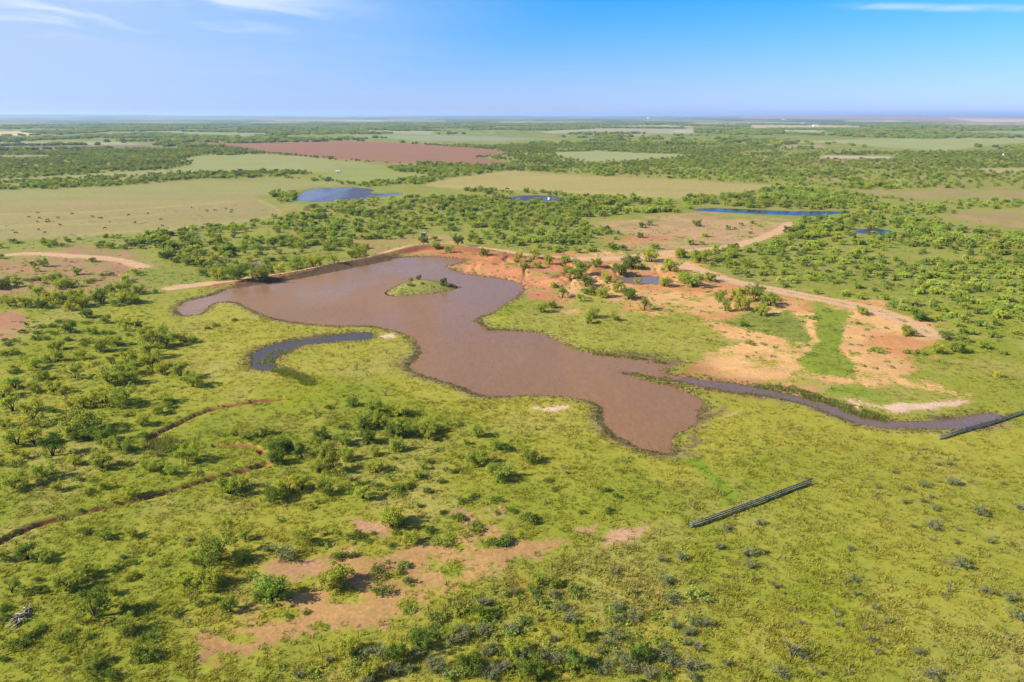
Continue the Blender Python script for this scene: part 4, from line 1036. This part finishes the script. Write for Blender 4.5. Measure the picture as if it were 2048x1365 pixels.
# low scrub
sh_meshes = []
for i in range(4):
    (tv, tf), (lv, lf) = make_shrub(700 + i, 1.2, .9, 16, .2, 9)
    sh_meshes.append(mesh('scrub', lv, lf, 'leaf_inst'))
scrub_coll = proto_coll('scrub_proto', sh_meshes)
def build_scrub():
    xa, ya = wedge(52000, 120, 520, rs); xb, yb = wedge(16000, 55, 175, rs)
    x, y = np.concatenate([xa, xb]), np.concatenate([ya, yb])
    px, py = P(x, y)
    den = wood_density(x, y) * .35 + .012 * sm(py, 640, 560)
    den = den + .10 * sm(sdist(px, py, [(-200,505),(290,520),(300,575),(-200,590)], 60), 6, -6)
    den = den + .11 * sm(sdist(px, py, [(890,533),(1000,508),(1120,515),(1400,530),(1620,600),(1860,670),(1800,740),(1480,720),(1360,640),(1120,605)], 60), 6, -6)
    den = den + .07 * sm(sdist(px, py, [(0,600),(300,600),(330,720),(0,800)], 60), 6, -6)
    den = den + .03 * sm(sdist(px, py, [(1140,450),(1590,446),(1500,486),(1250,502)], 60), 6, -6)
    for gp, gd in (([(520,860),(640,830),(780,800),(900,850),(1000,900),(900,960),(760,1000),(560,1010)], .13), ([(-100,740),(250,720),(420,780),(330,860),(400,960),(250,960),(-100,960)], .10), ([(560,1340),(1000,1190),(1350,1180),(1450,1400),(500,1420)], .16), ([(250,1080),(640,1040),(700,1150),(450,1200),(300,1180)], .06)):
        den = den + gd * sm(sdist(px, py, gp, 90), 40, -20) * sm(fbm(x / 6, y / 6, 66, 3), .42, .6) * 1.6
    k = rs.random(len(x)) < den * 1.3
    x, y = x[k], y[k]
    z, wet, gul, gs = terrain(x, y)
    k = (wet > 1.2) & (gul > 2); x, y, z = x[k], y[k], z[k]
    for ln in (TRACK, TRACK2, TRACK3):
        k = ldist(x, y, ln, 8)[0] > 3; x, y, z = x[k], y[k], z[k]
    m = len(x); s = .35 + .5 * rs.random(m) ** 1.5
    br = .62 + .3 * rs.random(m)
    tint = np.stack([br * .95, br, br * 1.25], 1)
    nr = (np.hypot(x, y) < 175) & (rs.random(m) < .7); tint[nr] = np.stack([br * 1.15, br * 1.2, br], 1)[nr]
    return scatter('scrub', np.stack([x, y, z], 1), np.stack([np.zeros(m), np.zeros(m), rs.random(m) * PI2], 1), np.stack([s, s, s * .8], 1), rs.integers(0, 4, m), tint, scrub_coll, 'low grey-green scrub dotted over the dry ground', 'scrub')
build_scrub()

# grass tufts
gr_meshes = []
for i in range(5):
    rg3 = np.random.default_rng(800 + i); V, Fc = [], []
    for k in range(16):
        az, q = rg3.random() * 6.28, .30 * math.sqrt(rg3.random())
        b = np.array([math.cos(az) * q, math.sin(az) * q, -.04]); a2 = az + rg3.normal() * .7
        hh = .12 + .20 * rg3.random(); w = .035 + .035 * rg3.random(); ln = .10 + .22 * rg3.random()
        dx = np.array([-math.sin(a2) * w, math.cos(a2) * w, 0]); o = len(V)
        V += [b - dx, b + dx, b + np.array([math.cos(a2) * ln, math.sin(a2) * ln, hh])]; Fc.append((o, o + 1, o + 2))
    gr_meshes.append(mesh('tuft', V, Fc, 'grass_inst'))
grass_coll = proto_coll('tuft_proto', gr_meshes)
def build_grass():
    X, Y2 = [], []
    for r0, r1, dn in ((52, 90, 5.0), (90, 140, 3.0), (140, 220, 1.2), (220, 330, .45)):
        area = .96 * (r1 * r1 - r0 * r0); x, y = wedge(int(area * dn), r0, r1, rs, .96); X.append(x); Y2.append(y)
    x, y = np.concatenate(X), np.concatenate(Y2)
    z, wet, gul, gs = terrain(x, y)
    col, soil, scol, fld = cover(x, y, wet, gul, gs)
    clump = fbm(x / 2.5, y / 2.5, 44, 3)
    k = (rs.random(len(x)) < (.25 + 1.1 * clump)) & (rs.random(len(x)) > soil * 1.25) & (wet > .5) & (gul > 1.3)
    x, y, z, col, wet, cl = x[k], y[k], z[k], col[k], wet[k], clump[k]
    m = len(x); r = np.hypot(x, y)
    s = (.55 + .6 * rs.random(m)) * (.6 + .8 * cl) * (1 + .15 * sm(r, 120, 300))
    br = (1.44 + .12 * rs.normal(size=m)).clip(.6, 2.0)
    tint = col * br[:, None]; pl = rs.random(m) < .14; tint[pl] = tint[pl] * .5 + DRY * .6
    sz = s.copy(); q1 = rs.random(m)
    st_ = q1 < .035; sz[st_] *= 2.3; tint[st_] = lin(196,180,120)
    fb = (q1 > .975); s = np.where(fb, s * 1.5, s); sz = np.where(fb, sz * 1.7, sz); tint[fb] = tint[fb] * np.array([.6, .75, .75])
    tilt = rs.normal(size=(m, 2)) * .15
    scatter('grass', np.stack([x, y, z], 1), np.stack([tilt[:, 0], tilt[:, 1], rs.random(m) * PI2], 1), np.stack([s * 1.2, s * 1.2, sz], 1), rs.integers(0, 5, m), tint, grass_coll, 'rough green and yellow pasture grass in tufts', 'grass')
    print('grass', m)
build_grass()

# weeds and clods along the water's edge
cl_meshes = []
for i in range(3):
    rg4 = np.random.default_rng(900 + i)
    bm = bmesh.new(); bmesh.ops.create_icosphere(bm, subdivisions=1, radius=.22)
    for v in bm.verts: v.co *= .7 + .6 * rg4.random(); v.co.z *= .6
    me = bpy.data.meshes.new('clod'); bm.to_mesh(me); bm.free(); me.materials.append(MATS['clod']); cl_meshes.append(me)
clod_coll = proto_coll('clod_proto', cl_meshes + gr_meshes[:3])
def build_shore():
    pts = []
    for poly, dens in ((WPOLY[0], 5.0), (WPOLY[1], 5.0), (WPOLY[2], 5.0), (WPOLY[3], 1.5), (ISL, 2.0)):
        q = np.vstack([poly, poly[:1]])
        for a, b in zip(q[:-1], q[1:]):
            ln = np.hypot(*(b - a)); k = int(ln * dens * 2.2) + 1
            t = rs.random(k)[:, None]; p = a + (b - a) * t
            nn = np.array([-(b - a)[1], (b - a)[0]]) / (ln + 1e-9)
            pts.append(p + nn * rs.normal(size=(k, 1)) * 1.7)
    p = np.vstack(pts)
    spit = Wp([(1215,742),(1290,752),(1380,778),(1470,786),(1560,792)]); t = rs.random(420) * 4; i = t.astype(int); f = (t - i)[:, None]
    p = np.vstack([p, spit[i] * (1 - f) + spit[np.minimum(i + 1, 4)] * f + rs.normal(size=(420, 2)) * 1.1])
    x, y = p[:, 0], p[:, 1]
    z, wet, gul, gs = terrain(x, y)
    k = (wet > -2.6) & (wet < 3.2) & ((wet > -.6) | (rs.random(len(x)) < .25)); x, y, z, wet = x[k], y[k], z[k], wet[k]
    z = np.maximum(z, -.32); m = len(x)
    px, py = P(x, y); dam = ldist(x, y, DAM, 20)[0] < 9
    idx = np.where(rs.random(m) < .5, rs.integers(0, 3, m), rs.integers(3, 6, m))
    s = .5 + .8 * rs.random(m); s = np.where(wet < 0, s * .6, s)
    br = .75 + .5 * rs.random(m)
    tint = np.where((rs.random(m) < .3)[:, None], lin(150,150,76), lin(160,138,100)) * br[:, None]
    scatter('shore_weeds', np.stack([x, y, z], 1), np.stack([rs.normal(size=m) * .15, rs.normal(size=m) * .15, rs.random(m) * PI2], 1), np.stack([s, s, s], 1), idx, tint, clod_coll, 'dead weeds and mud clods rimming the pond edge', 'shore weeds')
    # reeds at the tail of the backwater and beside the creek
    R = []
    for line, n, sd in ((Wp([(553,738),(580,748),(605,757),(622,768)]), 260, .9), (Wp([(1535,772),(1600,784),(1660,803),(1720,826),(1760,836)]), 230, 1.0), (Wp([(515,728),(545,715),(565,700)]), 50, 1.6), (Wp([(310,885),(330,890),(350,898)]), 200, 1.2), (Wp([(1190,706),(1260,712),(1340,725)]), 90, .7)):
        t = rs.random(n) * (len(line) - 1); i = t.astype(int); f = (t - i)[:, None]
        R.append(line[i] * (1 - f) + line[np.minimum(i + 1, len(line) - 1)] * f + rs.normal(size=(n, 2)) * sd)
    p = np.vstack(R); x, y = p[:, 0], p[:, 1]; z = np.maximum(terrain(x, y)[0], -.35); m = len(x)
    s = 1.3 + 1.0 * rs.random(m); br = .8 + .5 * rs.random(m)
    tint = np.where((rs.random(m) < .7)[:, None], lin(150,168,72), lin(172,152,100)) * br[:, None]
    scatter('reeds', np.stack([x, y, z], 1), np.stack([np.zeros(m), np.zeros(m), rs.random(m) * PI2], 1), np.stack([s, s, s * 1.3], 1), rs.integers(0, 5, m), tint, grass_coll, 'green reeds crowding the backwater tail and creek bank', 'reeds')
build_shore()

# ------------------------------------------------------------------ fences
def box(x0, x1, y0, y1, z0, z1):
    V = [(x0,y0,z0),(x1,y0,z0),(x1,y1,z0),(x0,y1,z0),(x0,y0,z1),(x1,y0,z1),(x1,y1,z1),(x0,y1,z1)]
    return V, [(0,3,2,1),(4,5,6,7),(0,1,5,4),(1,2,6,5),(2,3,7,6),(3,0,4,7)]
def pipe(pts, z0, r=.10):
    return tube([np.asarray(p) + np.array([0, 0, z0]) for p in pts], [r] * len(pts), 12)
def rail_fence(pts, label):
    w = np.array([W(a, b) for a, b in pts]); base = w[0]
    zs = [float(gz(a, b)[0]) for a, b in w]
    zb = zs[0]
    t = bpy.data.objects.new('rail_fence', None); COL.objects.link(t); t.location = (base[0], base[1], zb)
    loc = [np.array([a - base[0], b - base[1], max(c, -.25) - zb]) for (a, b), c in zip(w, zs)]
    for lvl in (.20, .58, .96):
        link('rail', mesh('rail', *pipe(loc, lvl), 'rail_metal', smooth=True), t)
    for a, b in zip(loc[:-1], loc[1:]):
        n = max(2, int(np.hypot(*(b - a)[:2]) / 3.8))
        d_ = (b - a) / np.hypot(*(b - a)[:2]); nn = np.array([-d_[1], d_[0], 0])
        for k in range(n):
            p = a + (b - a) * (k + .1) / n + nn * .17
            V, Fc = tube([p + np.array([0, 0, -.5]), p + np.array([0, 0, 1.14])], [.05, .05], 8)
            link('post', mesh('post', V, Fc, 'post_metal'), t)
    tag(t, label, 'fence')
rail_fence([(1380,1058),(1425,1042),(1500,1015),(1560,992),(1622,970)], 'three-rail grey metal fence section standing alone on open turf')
rail_fence([(1878,880),(1930,864),(1990,846),(2048,828),(2110,808)], 'three-rail grey metal fence section crossing the end of the creek')
def wire_fence():
    line = [(560,1336),(640,1305),(717,1278),(787,1254),(858,1229),(902,1213),(945,1198),(988,1182),(1027,1166),(1066,1154),(1104,1142),(1138,1131),(1180,1116),(1227,1099),(1268,1087),(1320,1074),(1376,1056)]
    w = [W(a, b) for a, b in line]; zs = [float(gz(a, b)[0]) for a, b in w]
    t = bpy.data.objects.new('wire_fence', None); COL.objects.link(t); t.location = (w[0][0], w[0][1], zs[0])
    L_ = [np.array([a - w[0][0], b - w[0][1], c - zs[0]]) for (a, b), c in zip(w, zs)]
    for i, p in enumerate(L_):
        hh = 1.25 + .2 * rs.random() + (.25 if i in (7, 2) else 0); r = .035 + .03 * (i % 3 == 1)
        V, Fc = tube([p + np.array([0, 0, -.4]), p + np.array([rs.normal() * .04, rs.normal() * .04, hh])], [r, r * .9], 6)
        link('post', mesh('post', V, Fc, 'post_metal'), t)
    for h_ in (.35, .65, .95, 1.2):
        V, Fc = tube([p + np.array([0, -.03, h_]) for p in L_], [.006] * len(L_), 3)
        link('wire', mesh('wire', V, Fc, 'wire'), t)
    tag(t, 'rusty post and wire fence along the bare tan clearing', 'fence')
wire_fence()

# ------------------------------------------------------------------ deer blind, trailer, feeder, farm buildings
def blind():
    x, y = W(848, 476, .6); z = float(gz(x, y)[0])
    t = bpy.data.objects.new('hunting_blind', None); COL.objects.link(t); t.location = (x, y, z); t.rotation_euler = (0, 0, -.25)
    h0, wd, ht = 1.3, 1.05, 2.0
    for sx in (-1, 1):
        for sy in (-1, 1):
            V, Fc = tube([np.array([sx * 1.25, sy * 1.25, -.6]), np.array([sx * .9, sy * .9, h0])], [.06, .06], 6); link('leg', mesh('leg', V, Fc, 'post_metal'), t)
    V, Fc = box(-wd, wd, -wd, wd, h0, h0 + .1); link('floor', mesh('floor', V, Fc, 'grey_panel'), t)
    for nm, b_, mt in (('wall', (-wd, wd, -wd, -wd + .06, h0 + .1, h0 + ht), 'dark_panel'), ('wall', (-wd, wd, wd - .06, wd, h0 + .1, h0 + ht), 'dark_panel'), ('wall', (-wd, -wd + .06, -wd + .06, wd - .06, h0 + .1, h0 + ht), 'grey_panel'), ('wall', (wd - .06, wd, -wd + .06, wd - .06, h0 + .1, h0 + ht), 'grey_panel')):
        V, Fc = box(*b_); link(nm, mesh(nm, V, Fc, mt), t)
    V, Fc = box(-.5, .5, -wd - .02, -wd, h0 + 1.0, h0 + 1.4); link('window', mesh('window', V, Fc, 'rubber'), t)
    V, Fc = box(-wd - .12, wd + .12, -wd - .12, wd + .12, h0 + ht, h0 + ht + .08); link('roof', mesh('roof', V, Fc, 'roof_metal'), t)
    parts = [tube([np.array([-1.6, s, -.2]), np.array([-wd, s, h0 + .2])], [.03, .03], 5) for s in (-.25, .25)]
    for k in range(5):
        f = .15 + .17 * k; parts.append(tube([np.array([-1.6 + .75 * f, -.25, -.2 + (h0 + .4) * f]), np.array([-1.6 + .75 * f, .25, -.2 + (h0 + .4) * f])], [.02, .02], 4))
    link('ladder', mesh('ladder', *join(parts), 'post_metal'), t)
    tag(t, 'dark boxy hunting blind on legs above the earth dam', 'hunting blind')
blind()
def trailer():
    x, y = W(676, 346); z = float(gz(x, y)[0])
    t = bpy.data.objects.new('box_trailer', None); COL.objects.link(t); t.location = (x, y, z); t.rotation_euler = (0, 0, .15)
    bm = bmesh.new(); bmesh.ops.create_cube(bm, size=1)
    for v in bm.verts: v.co = Vector((v.co.x * 4.4, v.co.y * 2.3, v.co.z * 2.1 + 1.6))
    bmesh.ops.bevel(bm, geom=bm.edges, offset=.18, segments=3, affect='EDGES')
    me = bpy.data.meshes.new('body'); bm.to_mesh(me); bm.free(); me.materials.append(MATS['white_paint']); link('body', me, t)
    for sx in (-.6, .45):
        for sy in (-1, 1):
            V, Fc = tube([np.array([sx, sy * 1.0, .38]), np.array([sx, sy * 1.2, .38])], [.38, .38], 14); link('wheel', mesh('wheel', V, Fc, 'rubber'), t)
    V, Fc = join([tube([np.array([2.2, s, .6]), np.array([3.4, 0, .55])], [.06, .06], 5) for s in (-.7, .7)]); link('hitch', mesh('hitch', V, Fc, 'post_metal'), t)
    tag(t, 'white box trailer parked at the end of the tree line', 'trailer')
trailer()
def feeder(px, py, label, s=1.0):
    x, y = W(px, py); z = float(gz(x, y)[0])
    t = bpy.data.objects.new('game_feeder', None); COL.objects.link(t); t.location = (x, y, z); t.scale = (s, s, s)
    V, Fc = tube([np.array([0, 0, 1.1]), np.array([0, 0, 1.3]), np.array([0, 0, 2.3]), np.array([0, 0, 2.45])], [.25, .6, .6, .15], 14); link('barrel', mesh('barrel', V, Fc, 'white_paint'), t)
    for k in range(3):
        a = k * 2.094; V, Fc = tube([np.array([math.cos(a) * .9, math.sin(a) * .9, -.2]), np.array([math.cos(a) * .5, math.sin(a) * .5, 1.5])], [.05, .05], 5); link('leg', mesh('leg', V, Fc, 'post_metal'), t)
    tag(t, label, 'feeder')
feeder(1098, 405, 'small white barrel feeder on legs beside the thin wooded pond', 1.4)
feeder(2006, 313, 'small white barrel feeder in the distant brush below the olive field', 1.6)
def farm(px, py, label, w, h, roof='white_paint'):
    x, y = W(px, py); z = float(gz(x, y)[0])
    t = bpy.data.objects.new('farm_building', None); COL.objects.link(t); t.location = (x, y, z)
    V, Fc = box(-w / 2, w / 2, -w * .3, w * .3, -1, h); link('wall', mesh('wall', V, Fc, 'white_paint'), t)
    a, b_, e = w / 2 + .3, w * .3 + .3, h + w * .14
    V = [(-a,-b_,h+.02),(a,-b_,h+.02),(a,b_,h+.02),(-a,b_,h+.02),(-a,0,e),(a,0,e)]
    link('roof', mesh('roof', V, [(0,1,5,4),(2,3,4,5),(0,4,3),(1,2,5),(3,2,1,0)], 'roof_metal'), t)
    V, Fc = box(-w * .1, w * .1, -w * .3 - .05, -w * .3 - .01, 0, h * .7); link('door', mesh('door', V, Fc, 'grey_panel'), t)
    tag(t, label, 'building')
farm(1605, 248, 'small white farm building on the distant plain by a pale field', 24, 6)
farm(1630, 253.5, 'lone low white barn at the edge of the pale distant strip', 24, 6)
farm(1297, 238, 'white elevator block on the skyline of the plain', 36, 16)
farm(1568, 240, 'white sheds below the skyline among pinkish fields', 36, 9)

# ------------------------------------------------------------------ cattle
def cow_mesh(grazing):
    V = [(-.85,0,1.12),(-.3,0,1.14),(.35,0,1.14),(.78,0,1.18)]; R_ = [.33,.38,.36,.30]
    E = [(0,1),(1,2),(2,3)]
    hd = [(1.12,0,1.05),(1.35,0,.62),(1.48,0,.28)] if grazing else [(1.12,0,1.42),(1.38,0,1.55),(1.68,0,1.40)]
    o = len(V); V += hd; R_ += [.19,.15,.10]; E += [(3,o),(o,o+1),(o+1,o+2)]
    for bx, par in ((-.82, 0), (.72, 3)):
        for s in (-.2, .2):
            o = len(V); V += [(bx, s, .78), (bx + (.04 if bx > 0 else -.06), s, .42), (bx, s, 0)]; R_ += [.15, .08, .07]; E += [(par, o), (o, o+1), (o+1, o+2)]
    o = len(V); V += [(-1.12,0,1.15),(-1.2,0,.6)]; R_ += [.06,.04]; E += [(0,o),(o,o+1)]
    me = bpy.data.meshes.new('cow_body'); me.from_pydata(V, E, [])
    ob = bpy.data.objects.new('cow_tmp', me); COL.objects.link(ob)
    ob.modifiers.new('s', 'SKIN'); ob.modifiers.new('b', 'SUBSURF').levels = 1
    for sv, r in zip(me.skin_vertices[0].data, R_): sv.radius = (r, r)
    me.skin_vertices[0].data[1].use_root = True
    dg = bpy.context.evaluated_depsgraph_get()
    m2 = bpy.data.meshes.new_from_object(ob.evaluated_get(dg)); m2.name = 'cow'
    bpy.data.objects.remove(ob)
    m2.materials.clear(); m2.materials.append(MATS['hide']); return m2
COW = [cow_mesh(True), cow_mesh(False)]
COWB = COW[0].copy(); COWB.materials.clear(); COWB.materials.append(MATS['hide_brown'])
q = 2048 / 340
cows = [(455,165,0),(352,220,0),(475,228,2),(450,272,1),(553,272,1),(572,250,0),(588,270,2),(703,225,0),(645,268,5),(727,309,0),(870,176,0),(1118,210,0),(1200,228,0),(1222,228,1),(1322,270,5),(1548,194,0),(1783,170,0),(1630,284,2),(1940,246,0),(1958,324,0),(1265,352,1),(465,366,0),(192,408,0),(540,405,0)]
cpx = [(a / q, 400 + b / q, c) for a, b, c in cows]
cpx += [(1122 / Y, 200 + 634 / Y, 0), (1213 / Y, 200 + 652 / Y, 0), (1258 / Y, 200 + 651 / Y, 1), (1322 / Y, 200 + 641 / Y, 0), (1357 / Y, 200 + 648 / Y, 0), (1352 / Y, 200 + 664 / Y, 1)]
for i, (px, py, c) in enumerate(cpx):
    x, y = W(px, py); z = float(gz(x, y)[0])
    me = COWB if c == 5 else COW[i % 2]
    s = 1.0 if c != 5 else .62
    o = link('cow', me, None, (x, y, z), (rs.choice([0, math.pi]) + rs.normal() * .35) if c != 2 else 1.4 + rs.normal() * .2, (s * .76,) * 3)
    tag(o, 'small brown calf among the black cattle on the tan pasture' if c == 5 else 'black cow grazing on the wide tan pasture', 'cow', 'calves on the tan pasture' if c == 5 else 'black cattle on the tan pasture')
x, y = W(1014, 381); z = float(gz(x, y)[0])
tag(link('cow', COW[0], None, (x, y, z), 0, (1.3,) * 3), 'lone black cow at the lower edge of the big tan hay field', 'cow')

# ------------------------------------------------------------------ wood pile
def pile():
    base = W(38, 1242); z = float(gz(*base)[0])
    t = bpy.data.objects.new('brush_pile', None); COL.objects.link(t); t.location = (base[0], base[1], z)
    for k in range(36):
        f = rs.random(); px = 26 + 30 * f + rs.normal() * 3; py = 1250 - 28 * f + rs.normal() * 3
        a = W(px, py); an = rs.random() * PI2; ln = .5 + .6 * rs.random(); zz = .1 + .35 * rs.random()
        c = np.array([a[0] - base[0], a[1] - base[1], zz]); dv = np.array([math.cos(an) * ln, math.sin(an) * ln, rs.normal() * .12])
        r = .03 + .045 * rs.random()
        V, Fc = tube([c - dv, c + rs.normal(size=3) * .05, c + dv], [r, r * .95, r * .7], 6)
        link('branch', mesh('branch', V, Fc, 'bleached' if k % 2 else 'bark', smooth=True), t)
    tag(t, 'heap of bleached and dark dead branches on green grass', 'brush pile')
pile()

# ------------------------------------------------------------------ haze
def haze():
    q = NT('haze'); v = q.n('ShaderNodeVolumePrincipled')
    v.inputs['Color'].default_value = (.48, .68, 1.0, 1); v.inputs['Density'].default_value = 6.5e-5
    v.inputs['Anisotropy'].default_value = .2
    q.l(v.outputs[0], q.out.inputs['Volume'])
    V, Fc = box(-34000, 34000, -34000, 34000, -12, 130)
    me = mesh('haze', V, Fc, 'haze')
    tag(link('haze', me), 'thin pale blue haze over the plain', kind='stuff')
haze()
print('objects', len(SC.objects), 'trees', len(tree_xy), 'wood', len(wx))
